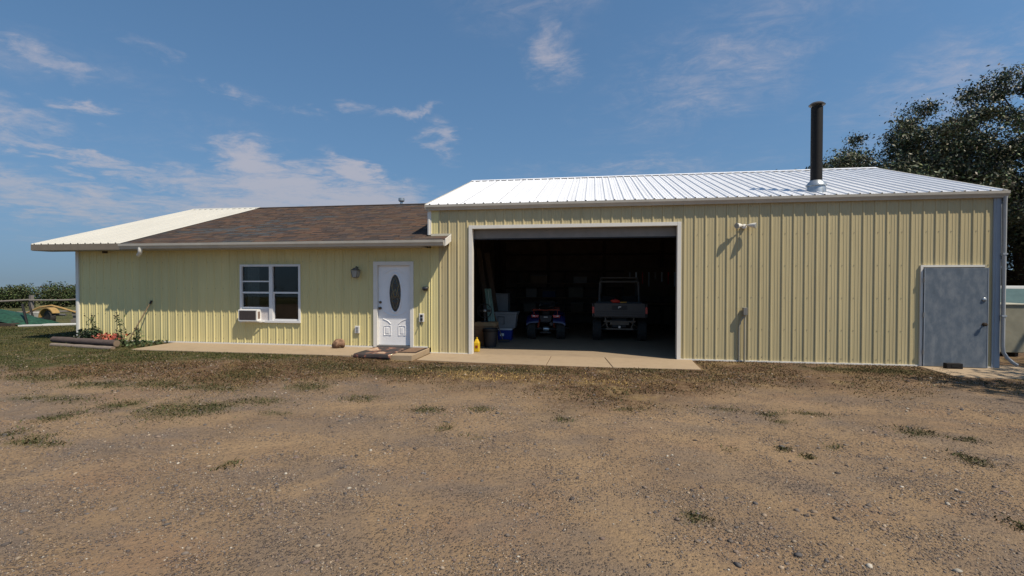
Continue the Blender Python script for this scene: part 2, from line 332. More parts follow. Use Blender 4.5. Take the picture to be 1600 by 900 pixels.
def gmix(f, a, b):
    q = nt.nodes.new('ShaderNodeMix'); q.data_type = 'RGBA'
    if isinstance(f, float): q.inputs[0].default_value = f
    else: nt.links.new(f, q.inputs[0])
    for i, t in ((6, a), (7, b)):
        if isinstance(t, tuple): q.inputs[i].default_value = (*t, 1)
        else: nt.links.new(t, q.inputs[i])
    return q.outputs[2]
def gmath(op, a, b, clamp=True):
    q = nt.nodes.new('ShaderNodeMath'); q.operation = op; q.use_clamp = clamp
    for i, t in enumerate((a, b)):
        if isinstance(t, (int, float)): q.inputs[i].default_value = t
        else: nt.links.new(t, q.inputs[i])
    return q.outputs[0]
c = gmix(gmr(gn(.55, 6, .6), .35, .65), (.300, .205, .118), (.225, .155, .096))
c = gmix(gmr(gn(.7, 6, .6), .52, .66, 0, .6), c, (.255, .160, .098))
c = gmix(gmr(gn(.9, 7, .65, (.7, 1.2, 1), .6), .46, .64), c, (.185, .141, .106))
tr_ = nt.nodes.new('ShaderNodeAttribute'); tr_.attribute_name = 'Track'
trk = gmath('MULTIPLY', tr_.outputs['Fac'], gmr(gn(2.2, 5, .6), .30, .60))
c = gmix(gmath('MULTIPLY', trk, .55), c, (.330, .228, .130))
c = gmix(gmr(gn(28, 5, .7), .50, .70), c, (.150, .112, .084))
c = gmix(gmr(gn(70, 4, .7), .60, .76, 0, .7), c, (.30, .235, .17))
vo = nt.nodes.new('ShaderNodeTexVoronoi'); vo.inputs['Scale'].default_value = 48; vo.inputs['Randomness'].default_value = 1.0; nt.links.new(geo.outputs['Position'], vo.inputs['Vector'])
vs_ = nt.nodes.new('ShaderNodeSeparateColor'); nt.links.new(vo.outputs['Color'], vs_.inputs[0])
dn = gmath('MULTIPLY', gmr(gn(1.5, 6, .65), .42, .60, .12, .95), gmr(trk, 0, 1, 1., .35))
st_ = gmath('MULTIPLY', gmath('LESS_THAN', vs_.outputs[0], dn), gmr(vo.outputs['Distance'], .30, .48, 1., 0.))
stc = gmix(vs_.outputs[1], (.095, .076, .064), (.26, .20, .15)); stc = gmix(gmr(vs_.outputs[2], .80, .86), stc, (.10, .082, .085)); stc = gmix(gmr(vs_.outputs[2], .975, .985), stc, (.42, .37, .30))
c = gmix(gmath('MULTIPLY', st_, .85), c, stc)
lit = gmath('MULTIPLY', sp.outputs[1], gmr(gn(5.5, 6, .7), .26, .52))
litc = gmix(gmr(gn(16, 5, .7), .40, .62), (.080, .048, .027), (.165, .100, .054))
litc = gmix(gmr(gn(1.1, 4, .6), .50, .66, 0, .7), litc, (.26, .185, .080))
c = gmix(lit, c, litc)
lawnf = gmath('MULTIPLY', sp.outputs[0], gmr(gn(3.5, 6, .7), .22, .50))
lawnc = gmix(gmr(gn(9, 6, .7), .38, .64), (.036, .042, .012), (.095, .085, .030))
c = gmix(lawnf, c, lawnc)
c = gmix(gmath('MULTIPLY', gmath('MULTIPLY', gmr(sp.outputs[2], .2, .8), gmr(gn(12, 5, .7), .32, .56)), .75), c, (.075, .072, .028))
cd_ = nt.nodes.new('ShaderNodeVectorMath'); cd_.operation = 'DISTANCE'; nt.links.new(geo.outputs['Position'], cd_.inputs[0]); cd_.inputs[1].default_value = (0, -12, 0)
far = gmr(cd_.outputs['Value'], 24, 34)
farc = gmix(gmr(gn(.05, 4, .6, (1, 1, 1)), .40, .60), (.060, .068, .022), (.105, .095, .038))
farc = gmix(gmr(gn(.035, 3, .5, (.25, 1.4, 1)), .58, .66), farc, (.25, .19, .09))
c = gmix(far, c, farc)
nt.links.new(c, B.inputs['Base Color'])
hsum = gmath('ADD', gmath('MULTIPLY', gn(9, 6, .65), 1.0, False), gmath('ADD', gmath('MULTIPLY', gn(55, 4, .7), .5, False), gmath('MULTIPLY', st_, .45, False), False), False)
bp = nt.nodes.new('ShaderNodeBump'); bp.inputs['Strength'].default_value = 1.0; bp.inputs['Distance'].default_value = .04
nt.links.new(hsum, bp.inputs['Height']); nt.links.new(bp.outputs[0], B.inputs['Normal'])
g = np_mesh('ground', np.stack([X.ravel(), Y.ravel(), Z.ravel()], -1), F, gm, gcol); g['kind'] = 'structure'; g.data.shade_smooth()
ta = g.data.attributes.new('Track', 'FLOAT', 'POINT'); ta.data.foreach_set('value', track_w(X, Y).ravel().astype(np.float32))

# concrete: apron, walkway, landing, pad
def slabs(name, pieces, mat=CONC):
    root = bpy.data.objects.new(name, None); COL.objects.link(root); root['kind'] = 'structure'; W0[root.name] = Vector((0, 0, 0))
    for poly, z0, z1 in pieces: MB().prism_z(poly, z0, z1).build('concrete_slab', mat, root, bevel=.012)
    return root
j = .006
slabs('driveway_apron', [([(-4.02, -.004), (-4.02, -1.08), (-2.6, -1.2), (-1.0 - j, -1.27), (-1.0 - j, -.004)], -.2, .018),
    ([(-1.0 + j, -.004), (-1.0 + j, -1.28), (.42 - j, -1.31), (.28 - j, -.004)], -.2, .016),
    ([(.28 + j, -.004), (.42 + j, -1.31), (2.22, -1.25), (2.26, -.004)], -.2, .018)])
slabs('walkway', [([(-11.45, -.004), (-11.38, -1.36), (-9.6 - j, -1.35), (-9.6 - j, -.004)], -.2, .125),
    ([(-9.6 + j, -.004), (-9.6 + j, -1.35), (-7.5 - j, -1.33), (-7.5 - j, -.004)], -.2, .122), ([(-7.5 + j, -.004), (-7.5 + j, -1.33), (-5.52, -1.36), (-5.52, -.004)], -.2, .120)])
slabs('door_landing', [([(-5.51, -.004), (-5.51, -1.34), (-4.07, -1.25), (-4.07, -.004)], -.2, .140)])
slabs('side_door_pad', [([(6.94, -.004), (6.92, -1.12), (7.2, -1.27), (8.3, -1.24), (9.1, -1.2), (9.1, .35), (8.49, .35), (8.49, -.004)], -.2, .012)])

# ------------------------------------------------------------------ siding
P = .2355
def profile(x0, x1, phase, lip=False):
    """(x, height) points of ribbed sheet metal between x0 and x1"""
    pts = []
    k0 = math.floor((x0 - phase) / P) - 1; k1 = math.ceil((x1 - phase) / P) + 1
    for k in range(k0, k1 + 1):
        c = phase + k * P
        pts += [(c - .026, 0.), (c - .012, .019), (c + .012, .019), (c + .026, 0.)]
        for q in (.085, .150): pts += [(c + q - .010, 0.), (c + q - .004, .0045), (c + q + .004, .0045), (c + q + .010, 0.)]
    pts.sort(); out = []
    def at(x):
        for (a, ha), (b, hb) in zip(pts, pts[1:]):
            if a <= x <= b: return ha + (hb - ha) * (x - a) / max(b - a, 1e-9)
        return 0.
    out = [(x0, at(x0))] + [p for p in pts if x0 + 1e-4 < p[0] < x1 - 1e-4] + [(x1, at(x1))]
    return out
def sheet(mb, x0, x1, z0, z1, phase, y=0., n=1):
    pr = profile(x0, x1, phase); k = len(pr); o = []
    for z in (z0, z1): o += [(x, y - h, z) for x, h in pr]
    mb.add(o, [(i, i + 1, i + 1 + k, i + k) for i in range(k - 1)])
def siding_wall(root, x0, x1, z0, z1, openings, phase, mat, base=0., name='siding_panel', special=None):
    xp = phase + P * 4 * math.floor((x0 - phase) / (4 * P)) ; cuts = [x0]
    while xp < x1 - .05:
        if xp > x0 + .05: cuts.append(xp)
        xp += 4 * P
    cuts.append(x1); screws = MB()
    for a, b in zip(cuts, cuts[1:]):
        xsn = sorted({a, b, *[q for o in openings for q in o[:2] if a + .003 < q < b - .003]})
        mb = MB()
        for s, t in zip(xsn, xsn[1:]):
            zs = [(z0, z1)]
            for ox0, ox1, oz0, oz1 in openings:
                if (s + t) / 2 > ox0 and (s + t) / 2 < ox1:
                    nz = []
                    for p0, p1 in zs:
                        if oz0 > p0 and oz0 < p1: nz.append((p0, min(p1, oz0)))
                        if oz1 < p1 and oz1 > p0: nz.append((max(p0, oz1), p1))
                        if oz1 <= p0 or oz0 >= p1: nz.append((p0, p1))
                    zs = nz
            for p0, p1 in zs: sheet(mb, s, t, p0, p1, phase)
        if len(xsn) == 2 and len(zs) == 2:
            for p0, p1 in zs:
                mb = MB(); sheet(mb, a, b, p0, p1, phase); mb.build(name, mat, root)
        elif mb.v: mb.build(name, mat, root)
        # screw heads beside each rib, on the girt lines
        k = math.ceil((a - phase) / P)
        while phase + k * P < b - .04:
            x = phase + k * P + .055; k += 1
            for z in [base + .12] + list(np.arange(base + .75, z1, .72)):
                if any(o[0] - .05 < x < o[1] + .05 and o[2] - .05 < z < o[3] + .05 for o in openings) or x > b: continue
                screws.box(x - .006, x + .006, -.008, .001, z - .006, z + .006)
    s = screws.build('screw_head', STEEL, root); s['kind'] = 'stuff'

# ------------------------------------------------------------------ the garage
gar = T('metal_garage', 'tall tan ribbed metal garage with white roof and wide open door', 'garage', (2.2, 4.8, 0))
GD = (-2.96, 1.93, 0., 3.13)          # overhead door opening
SD = (7.02, 8.18, 0., 2.14)           # side door opening
siding_wall(gar, -3.83, GX1 - .12, .03, 3.66, [(GD[0] - .05, GD[1] + .05, -1, GD[3] + .05), (SD[0] - .02, SD[1] + .02, -1, SD[3] + .03)], 2.088, SIDE_T)
mb = MB(); sheet(mb, -4.03, -3.83, .03, 3.66, 2.088); mb.build('siding_panel', SIDE_Y, gar)
def side_wall(name, x, y0, y1, ztop, peak, mat, root, sgn, ph=0.):
    mb = MB(); pr = profile(y0, y1, ph); ym = (y0 + y1) / 2; k = len(pr)
    top = lambda y: ztop + (peak - ztop) * (1 - abs(y - ym) / (y1 - ym))
    mb.add([(x + sgn * h, y, .0) for y, h in pr] + [(x + sgn * h, y, top(y)) for y, h in pr], [(i, i + 1, i + 1 + k, i + k) for i in range(k - 1)])
    return mb.build(name, mat, root)
GB = 9.72                              # garage depth
RS = .3165                             # roof slope
GRZ, GRY = 5.31, 4.86
side_wall('left_gable_wall', GX0 - .0, 0.02, GB, 3.66, 5.19, SIDE_T, gar, -1)
side_wall('right_gable_wall', GX1 + .0, 0.02, GB, 3.66, 5.19, SIDE_T, gar, 1)
mb = MB(); pr = profile(GX0, GX1, 0); k = len(pr)
mb.add([(x, GB + h, 0) for x, h in pr] + [(x, GB + h, 3.66) for x, h in pr], [(i, i + 1, i + 1 + k, i + k) for i in range(k - 1)]); mb.build('back_wall', SIDE_T, gar)
# base trim, corner trims
MB().box(-4.06, GD[0] - .085, -.028, -.002, .0, .034).build('base_trim', WHITE, gar)
MB().box(GD[1] + .085, SD[0] - .055, -.028, -.002, .0, .032).build('base_trim', WHITE, gar)
MB().box(SD[1] + .03, GX1 - .15, -.028, -.002, .0, .032).build('base_trim', WHITE, gar)
cp = [(-4.115, .1), (-4.115, -.026), (-4.09, -.034), (-4.06, -.034), (-4.05, -.024), (-4.02, -.024), (-4.015, .0)]
MB().add([(x, y, z) for z in (2.99, 3.66) for x, y in cp], [(i, i + 1, i + 8, i + 7) for i in range(6)]).build('corner_trim', WHITE, gar)
z0, z1 = .0, 3.66; cp = [(8.335, 0.), (8.335, -.026), (8.372, -.026), (8.380, -.036), (8.455, -.036), (8.463, -.026), (8.485, -.026), (8.485, .12)]
MB().add([(x, y, z0) for x, y in cp] + [(x, y, z1) for x, y in cp], [(i, i + 1, i + 9, i + 8) for i in range(7)]).build('corner_trim', GREYTRIM, gar)
# roof
ra = math.atan(RS); roof = bpy.data.objects.new('roof', None); COL.objects.link(roof); roof.parent = gar; W0[roof.name] = Vector(gar.location)
def roof_panel_mesh(length, w=4 * P):
    pr = [(x_, h_ * 1.55) for x_, h_ in profile(0, w, P / 2)]; mb = MB(); k = len(pr)
    mb.add([(x, 0, h) for x, h in pr] + [(x, length, h) for x, h in pr] + [(x, 0, h - .006) for x, h in pr], [(i, i + 1, i + 1 + k, i + k) for i in range(k - 1)] + [(i, i + 1, i + 1 + 2 * k, i + 2 * k) for i in range(k - 1)])
    return mb
EY, EZ = -.10, 3.735
L_ = (GRY - EY) / math.cos(ra)
first = None; x = GX0 - .05; npan = math.ceil((GX1 + .06 - x) / (4 * P))
wP = (GX1 + .06 - x) / npan
pm = roof_panel_mesh(L_, wP)
for i in range(npan):
    for side in (0, 1):
        if first is None: o = first = pm.build('roof_panel', WHITE_ROOF, roof, local=True)
        else:
            o = first.copy(); COL.objects.link(o); o.parent = roof
        if side == 0: wl_ = Vector((x + i * wP, EY, EZ)); o.rotation_euler = (ra, 0, 0)
        else: wl_ = Vector((x + (i + 1) * wP, 2 * GRY - EY, EZ)); o.rotation_euler = (ra, 0, math.pi)
        o.location = wl_ - W0[roof.name]
MB().prism_x([(GRY - .17, GRZ - .025), (GRY, GRZ + .035), (GRY + .17, GRZ - .025), (GRY + .17, GRZ - .032), (GRY, GRZ + .026), (GRY - .17, GRZ - .032)], GX0 - .07, GX1 + .08).build('ridge_cap', WHITE_ROOF, roof)
# closed deck under the sheets, rake boards
MB().prism_x([(EY + .03, EZ - .02), (GRY, GRZ - .03), (2 * GRY - EY - .03, EZ - .02), (2 * GRY - EY - .03, EZ - .05), (GRY, GRZ - .06), (EY + .03, EZ - .05)], GX0 - .03, GX1 + .03).build('roof_deck', DARKWOOD, roof)
for xx in (GX0 - .058, GX1 + .062):
    MB().prism_x([(EY, EZ + .02), (GRY, GRZ + .02), (2 * GRY - EY, EZ + .02), (2 * GRY - EY, EZ - .11), (GRY, GRZ - .11), (EY, EZ - .11)], xx - .008, xx + .008).build('rake_trim', GUTTER, roof)
gp = [(-.035, 3.60), (-.085, 3.60), (-.095, 3.63), (-.130, 3.68), (-.135, 3.735), (-.122, 3.735), (-.118, 3.69), (-.085, 3.645), (-.035, 3.645)]
MB().prism_x(gp, GX0 - .04, GX1 + .09).build('gutter', GUTTER, gar)
MB().box(GX0 - .02, GX1 + .03, -.034, .0, 3.61, 3.73).build('fascia', GUTTER, gar)
# chimney pipe
ch = (5.08, .46); rz = EZ + RS * (ch[1] - EY)
st = MB().lathe([(.122, rz - .15), (.122, 5.84), (.112, 5.85), (.0, 5.85)], 28, c=(ch[0], ch[1], 0)).build('stove_pipe', BLACK, roof, smooth=True)
MB().lathe([(.10, 5.845), (.10, 5.885), (.165, 5.885), (.172, 5.90), (.12, 5.945), (.04, 5.97), (0, 5.972)], 28, c=(ch[0], ch[1], 0)).build('pipe_cap', M('cap_dark', (.06, .055, .05), .5, metal=.3), roof, smooth=True)
MB().lathe([(.21, rz - .10), (.19, rz + .10), (.185, rz + .11), (.215, rz + .12), (.21, rz + .15), (.13, rz + .245), (.124, rz + .25), (.124, rz + .1)], 28, c=(ch[0], ch[1], 0)).build('flashing', GALV, roof, smooth=True)
# overhead door opening: jamb trim, header, raised sectional door
t = .085
MB().box(GD[0] - t, GD[0], -.045, .14, .0, GD[3] + t).build('door_jamb', WHITE, gar)
MB().box(GD[1], GD[1] + t, -.045, .14, .0, GD[3] + t).build('door_jamb', WHITE, gar)
MB().box(GD[0] + .002, GD[1] - .002, -.043, .14, GD[3], GD[3] + t - .003).build('door_header', WHITE, gar)
od = MB(); od.box(GD[0] - .05, GD[1] + .05, .19, .235, 2.90, 3.25)
mo = bpy.data.objects.new('overhead_door', None); COL.objects.link(mo); mo.parent = gar; W0[mo.name] = Vector(gar.location)
DOORP = M('overhead_door_paint', (.20, .19, .175), .5, var=.12)
od.build('door_section', DOORP, mo, bevel=.008)
for i in range(5): MB().box(GD[0] - .05, GD[1] + .05, .30 + i * .62, .91 + i * .62, 3.38, 3.42).build('door_section', DOORP, mo)
MB().box(GD[0] - .05, GD[1] + .05, .185, .24, 2.872, 2.898).build('weather_strip', BLACKP, mo)
for xx in (GD[0] - .07, GD[1] + .07):
    MB().tube([(xx, .22, .1), (xx, .22, 2.9), (xx, .26, 3.2), (xx, .36, 3.36), (xx, 3.4, 3.40)], .025, 6).build('track', GALV, mo)
# inside: floor, liner, posts, girts, trusses
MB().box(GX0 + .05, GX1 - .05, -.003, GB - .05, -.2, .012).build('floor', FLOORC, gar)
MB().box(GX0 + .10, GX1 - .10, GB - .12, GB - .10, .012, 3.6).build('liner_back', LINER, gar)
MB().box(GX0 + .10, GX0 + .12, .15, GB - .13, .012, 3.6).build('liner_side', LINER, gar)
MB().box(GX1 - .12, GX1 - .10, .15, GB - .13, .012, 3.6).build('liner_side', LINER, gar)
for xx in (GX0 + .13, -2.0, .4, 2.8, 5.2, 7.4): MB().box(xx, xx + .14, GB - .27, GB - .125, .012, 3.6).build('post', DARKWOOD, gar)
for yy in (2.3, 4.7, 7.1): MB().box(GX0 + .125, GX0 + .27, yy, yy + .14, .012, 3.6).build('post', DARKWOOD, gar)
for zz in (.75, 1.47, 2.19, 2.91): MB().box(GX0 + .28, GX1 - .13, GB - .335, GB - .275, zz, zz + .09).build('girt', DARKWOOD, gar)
for yy in (1.2, 3.6, 6.0, 8.4):
    tr = MB(); tr.box(GX0 + .15, GX1 - .15, yy, yy + .04, 3.46, 3.60)
    tr.build('ceiling_beam', DARKWOOD, gar)

# ------------------------------------------------------------------ the house
hou = T('house', 'low yellow ribbed metal house wing with brown shingle and cream metal roof', 'house', (-9.4, 5.2, .1))
HB = .15; HT = 2.665
WIN = (-9.385, -7.61, .72, 2.27); HD = (-5.565, -4.49, .14, 2.33)
siding_wall(hou, HX0 + .075, -4.028, HB, HT, [WIN, HD], -14.447 + .0, SIDE_Y, base=HB)
MB().box(HX0, HD[0] - .004, -.026, -.002, HB - .030, HB + .008).build('base_trim', WHITE, hou)
MB().box(HD[1] + .004, -4.125, -.026, -.002, HB - .010, HB + .028).build('base_trim', WHITE, hou)
MB().add([(x, y, z) for z in (HB - .1, HT) for x, y in ((HX0 - .02, .12), (HX0 - .02, -.03), (HX0 + .03, -.036), (HX0 + .075, -.03), (HX0 + .08, .0))], [(i, i + 1, i + 6, i + 5) for i in range(4)]).build('corner_trim', WHITE, hou)
HRY, HRZ, HEY, HEZ = 5.2, 4.61, -.49, 2.835
hs = (HRZ - HEZ) / (HRY - HEY); ha = math.atan(hs); HBK = 2 * HRY - .1
side_wall('left_gable_wall', HX0, .02, 10.3, HT, HT + hs * 5.15, SIDE_Y, hou, -1)
MB().box(HX0, GX0 - .03, 10.28, 10.3, 0, HT).build('back_wall', SIDE_Y, hou)
MB().box(HX0 + .1, GX0 - .05, .35, 10.2, -.2, .14).build('floor', DARKWOOD, hou)
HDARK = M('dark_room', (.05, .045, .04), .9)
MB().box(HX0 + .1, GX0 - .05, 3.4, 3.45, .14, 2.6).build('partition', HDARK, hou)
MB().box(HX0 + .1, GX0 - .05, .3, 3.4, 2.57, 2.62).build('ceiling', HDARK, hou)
# footing skirt below the siding
MB().box(HX0, GX0 - .03, .0, .12, -.2, HB + .02).build('footing', CONC, hou)
hroof = bpy.data.objects.new('roof', None); COL.objects.link(hroof); hroof.parent = hou; W0[hroof.name] = Vector(hou.location)
RX0, RXB, RX1 = -15.52, -12.60, -3.50
deck = MB().prism_x([(HEY, HEZ - .012), (HRY, HRZ - .012), (2 * HRY - HEY, HEZ - .012), (2 * HRY - HEY, HEZ - .13), (HRY, HRZ - .13), (HEY, HEZ - .13)], RX0 + .01, GX0 - .03)
zz0 = HEZ + hs * (-.045 - HEY)
deck.prism_x([(HEY, HEZ - .012), (-.045, zz0 - .012), (-.045, zz0 - .13), (HEY, HEZ - .13)], GX0 - .03, RX1 - .012)
deck.build('roof_deck', DARKWOOD, hroof)
first = None; npn = 3; wP = (RXB - RX0) / npn; pm = roof_panel_mesh((HRY - HEY + .03) / math.cos(ha), wP)
for i in range(npn):
    for side in (0, 1):
        if first is None: o = first = pm.build('metal_roof_panel', CREAM_ROOF, hroof, local=True)
        else: o = first.copy(); COL.objects.link(o); o.parent = hroof
        if side == 0: wl_ = Vector((RX0 + i * wP, HEY - .02, HEZ + .006)); o.rotation_euler = (ha, 0, 0)
        else: wl_ = Vector((RX0 + (i + 1) * wP, 2 * HRY - HEY + .02, HEZ + .006)); o.rotation_euler = (ha, 0, math.pi)
        o.location = wl_ - W0[hroof.name]
MB().prism_x([(HRY - .15, HRZ - .012), (HRY, HRZ + .045), (HRY + .15, HRZ - .012), (HRY + .15, HRZ - .022), (HRY, HRZ + .034), (HRY - .15, HRZ - .022)], RX0 - .01, RXB).build('ridge_cap', CREAM_ROOF, hroof)
MB().prism_x([(HRY - .14, HRZ - .010), (HRY, HRZ + .030), (HRY + .14, HRZ - .010), (HRY + .14, HRZ - .020), (HRY, HRZ + .018), (HRY - .14, HRZ - .020)], RXB + .004, GX0 - .03).build('ridge_shingles', M('ridge_shingle', (.05, .036, .03), .9, var=.3, scale=9), hroof)
# asphalt shingles: every tab a small raised slab, one joined part
sv, sf, scl = [], [], []
ncourse = 41; expo = (HRY - HEY) / math.cos(ha) / ncourse; ca, sa = math.cos(ha), math.sin(ha)
tones = np.array([(.080, .051, .037), (.064, .044, .036), (.098, .056, .037), (.055, .041, .036), (.085, .060, .043), (.050, .041, .039), (.090, .056, .038)]) * .95
for c_ in range(ncourse):
    xx = RXB + .004; s0 = c_ * expo; s1 = min(s0 + expo * 1.25, (HRY - HEY) / ca - .01)
    xr = RX1 if HEY + s1 * ca < -.05 else GX0 - .032
    while xx < xr - .02:
        w = random.uniform(.13, .42); xe = min(xx + w, xr); th = random.choice((.006, .006, .012, .015))
        blue = vnoise(xx, s0, .9, 61) * .6 + vnoise(xx * .8, s0 * 3.5, 1.0, 67) * .4
        tn = tones[random.randrange(7)] * random.uniform(.82, 1.18)
        if blue > .70 and random.random() < .5: tn = np.array((.050, .052, .055)) * random.uniform(.8, 1.3)
        b = len(sv)
        for (q, s_, h) in ((xx, s0, 0), (xe, s0, 0), (xe, s0, th), (xx, s0, th), (xe, s1, .003), (xx, s1, .003)):
            sv.append((q, HEY + s_ * ca - h * sa, HEZ + s_ * sa + h * ca)); scl.append(tn)
        sf += [(b, b + 1, b + 2, b + 3), (b + 3, b + 2, b + 4, b + 5), (b, b + 3, b + 5, b + 5), (b + 1, b + 4, b + 2, b + 2)]
        xx = xe + .003
sv = np.array(sv) - np.array(W0[hroof.name]); q = [f for f in sf if len(set(f)) == 4]
sh = np_mesh('shingles', sv, np.array(q), M('shingle', (.1, .07, .05), .92, var=.25, scale=40, attr=True, bump=.4, bscale=150), np.array(scl), hroof); sh['kind'] = 'stuff'
# eave: fascia, soffit, gutter
MB().box(RX0, RXB, HEY - .022, HEY - .002, 2.675, HEZ + .004).build('fascia', M('fascia_paint', (.20, .165, .125), .5, var=.1), hou)
MB().box(RXB, RX1 - .012, HEY - .020, HEY - .002, 2.675, HEZ - .014).build('fascia', GUTTER, hou)
MB().box(RX0 + .02, -4.13, HEY, -.0, 2.665, 2.685).build('soffit', M('soffit_paint', (.34, .32, .28), .6, var=.1), hou)
gp = [(-.512, 2.69), (-.560, 2.69), (-.570, 2.72), (-.600, 2.765), (-.606, 2.825), (-.592, 2.825), (-.588, 2.775), (-.560, 2.74), (-.512, 2.74)]
MB().prism_x(gp, RXB + .02, RX1 - .03).build('gutter', GUTTER, hou)
MB().prism_x([(-.515, 2.68), (-.045, 2.68 + hs * .47), (-.045, zz0 + .02), (-.515, HEZ + .012)], RX1 - .010, RX1 + .008).build('rake_trim', WHITE, hou)
MB().prism_x([(HEY, HEZ + .03), (HRY, HRZ + .03), (2 * HRY - HEY, HEZ + .03), (2 * HRY - HEY, HEZ - .14), (HRY, HRZ - .14), (HEY, HEZ - .14)], RX0 - .016, RX0 - .002).build('rake_trim', WHITE, hou)
MB().box(-4.02, RX1 + .01, -.05, -.026, zz0 - .01, zz0 + .045).build('wall_flashing', M('flashing_paint', (.60, .55, .42), .5), hou)
el_ = MB().tube([(-11.95, -.545, 2.72), (-11.95, -.545, 2.65), (-11.965, -.53, 2.60), (-12.01, -.50, 2.555), (-12.09, -.46, 2.53)], .052, 10).build('gutter_outlet', WHITE, hou, smooth=True)
MB().box(-13.52, -13.47, -.22, -.10, 2.60, 2.664).build('soffit_bracket', DARKWOOD, hou)
# roof vent behind the ridge
MB().lathe([(.05, 4.30), (.05, 4.80), (.085, 4.81), (.115, 4.84), (.115, 4.93), (.10, 4.945), (0, 4.96)], 14, c=(-7.13, 5.75, 0)).build('roof_vent', GALV, hroof, smooth=True)
# window
wr = bpy.data.objects.new('window', None); COL.objects.link(wr); wr.parent = hou; W0[wr.name] = Vector(hou.location)
x0, x1, z0, z1 = WIN; f_ = .055
WF = M('window_vinyl', (.66, .66, .66), .4, var=.04)
fr = MB(); fr.box(x0, x1, -.045, .06, z1 - f_, z1); fr.box(x0, x1, -.055, .06, z0, z0 + f_); fr.box(x0, x0 + f_, -.045, .06, z0 + f_, z1 - f_); fr.box(x1 - f_, x1, -.045, .06, z0 + f_, z1 - f_)
xm = -8.468; fr.box(xm - .05, xm + .05, -.042, .06, z0 + f_, z1 - f_); fr.build('frame', WF, wr)
zm = 1.515
def rail(xa, xb, za, zb, y0, y1): MB().box(xa, xb, y0, y1, za, zb).build('rail', WF, wr)
def pane(xa, xb, za, zb, y): MB().box(xa, xb, y, y + .004, za, zb).build('pane', GLASSW, wr)
xa, xb = x0 + f_, xm - .05
rail(xa, xb, zm - .02, zm + .025, -.02, .03); rail(xa, xb, 1.80, 1.835, -.005, .02); rail(xa, xb, 1.085, 1.13, -.005, .03)
pane(xa, xb, zm + .025, 1.80, .012); pane(xa, xb, 1.835, z1 - f_, .012); pane(xa, xb, 1.13, zm - .02, .024)
xc, xd = xm + .05, x1 - f_
rail(xc, xd, zm - .02, zm + .025, -.02, .03); rail(xc, xd, z0 + f_ + .002, z0 + f_ + .04, -.012, .03)
for q in (xc, xd - .028): rail(q, q + .028, z0 + f_ + .04, zm - .02, -.01, .03)
pane(xc, xd, zm + .025, z1 - f_, .012); pane(xc + .028, xd - .028, z0 + f_ + .04, zm - .02, .024)
MB().box(xb - .27, xb, -.005, .02, z0 + f_, 1.085).build('filler_panel', M('vinyl_filler', (.55, .52, .52), .5), wr)
# door
dr = bpy.data.objects.new('front_door', None); COL.objects.link(dr); dr.parent = hou; W0[dr.name] = Vector(hou.location)
DW = M('white_door_paint', (.80, .79, .78), .4, var=.03)
x0, x1, z0, z1 = HD
c_ = MB(); c_.box(x0, x0 + .105, -.045, .10, z0, z1); c_.box(x1 - .085, x1, -.045, .10, z0, z1); c_.box(x0 + .105, x1 - .085, -.042, .10, z1 - .10, z1); c_.build('door_frame', WHITE, dr)
DX0, DX1, DZ0, DZ1 = x0 + .108, x1 - .088, z0 + .05, z1 - .103
MB().box(DX0, DX1, .035, .08, DZ0, DZ1).build('door_leaf', DW, dr)
MB().box(x0 + .1, x1 - .08, -.06, .1, z0, z0 + .042).build('threshold', STEEL, dr)
ocx, ocz, oa, ob = (DX0 + DX1) / 2 + .015, 1.52, .155, .475
el = lambda a, b, y, n=40: [(ocx + a * math.cos(t), y, ocz + b * math.sin(t)) for t in np.linspace(0, 2 * math.pi, n, endpoint=False)]
MB().tube(el(oa + .018, ob + .018, .030), .021, 8, True).build('oval_moulding', DW, dr, smooth=True)
MB().add(el(oa + .006, ob + .006, .029), [tuple(range(40))]).build('oval_glass', M('leaded_glass', (.015, .016, .018), .12, var=.4, scale=14, bump=.6, bscale=18, spec=.8), dr)
cm = MB()
for s in (-1, 1):
    cm.tube([(ocx + s * .02, .026, ocz - .4), (ocx + s * .08, .026, ocz - .2), (ocx + s * .03, .026, ocz), (ocx + s * .085, .026, ocz + .18), (ocx + s * .01, .026, ocz + .40)], .004, 5)
    cm.tube([(ocx, .026, ocz - .12), (ocx + s * .05, .026, ocz - .02), (ocx, .026, ocz + .10)], .005, 5)
    cm.tube([(ocx + s * .12, .026, ocz - .15), (ocx + s * .06, .026, ocz + .05), (ocx + s * .12, .026, ocz + .25)], .004, 5)
cm.build('glass_caming', M('brass_caming', (.35, .28, .14), .4, metal=.6), dr)
W_ = DX1 - DX0; mid = (DX0 + DX1) / 2
def mould(pts, closed=False): MB().tube([(mid + a * W_, .031, z) for a, z in pts], .0095, 6, closed).build('moulding', DW, dr, smooth=True)
mould([(-.36, 2.02), (-.26, 2.03), (-.16, 2.09), (0, 2.13), (.16, 2.09), (.26, 2.03), (.36, 2.02)])
mould([(-.36, 1.06), (-.28, 1.02), (-.15, .96), (0, .93), (.15, .96), (.28, 1.02), (.36, 1.06)])
mould([(-.36, .86), (-.30, .84), (-.2, .80), (-.12, .73)]); mould([(.36, .86), (.30, .84), (.2, .80), (.12, .73)])
for s in (-1, 1):
    a, b = sorted((s * .12, s * .33)); mould([(a, .44), (b, .44), (b, .68), (a, .68)], True)
    MB().box(mid + (a + .05) * W_, mid + (b - .05) * W_, .027, .04, .48, .64).build('raised_panel', DW, dr, bevel=.006)
for zz in (1.135, 1.285):
    MB().lathe([(.034, .036), (.034, .025), (.014, .022), (.014, -.005), (.03, -.012), (.033, -.03), (.02, -.045), (0, -.047)] if zz < 1.2 else [(.034, .036), (.034, .02), (.022, .012), (0, .011)], 14, axis='y', c=(DX0 + .055, 0, zz)).build('knob' if zz < 1.2 else 'deadbolt', BRONZE, dr, smooth=True)

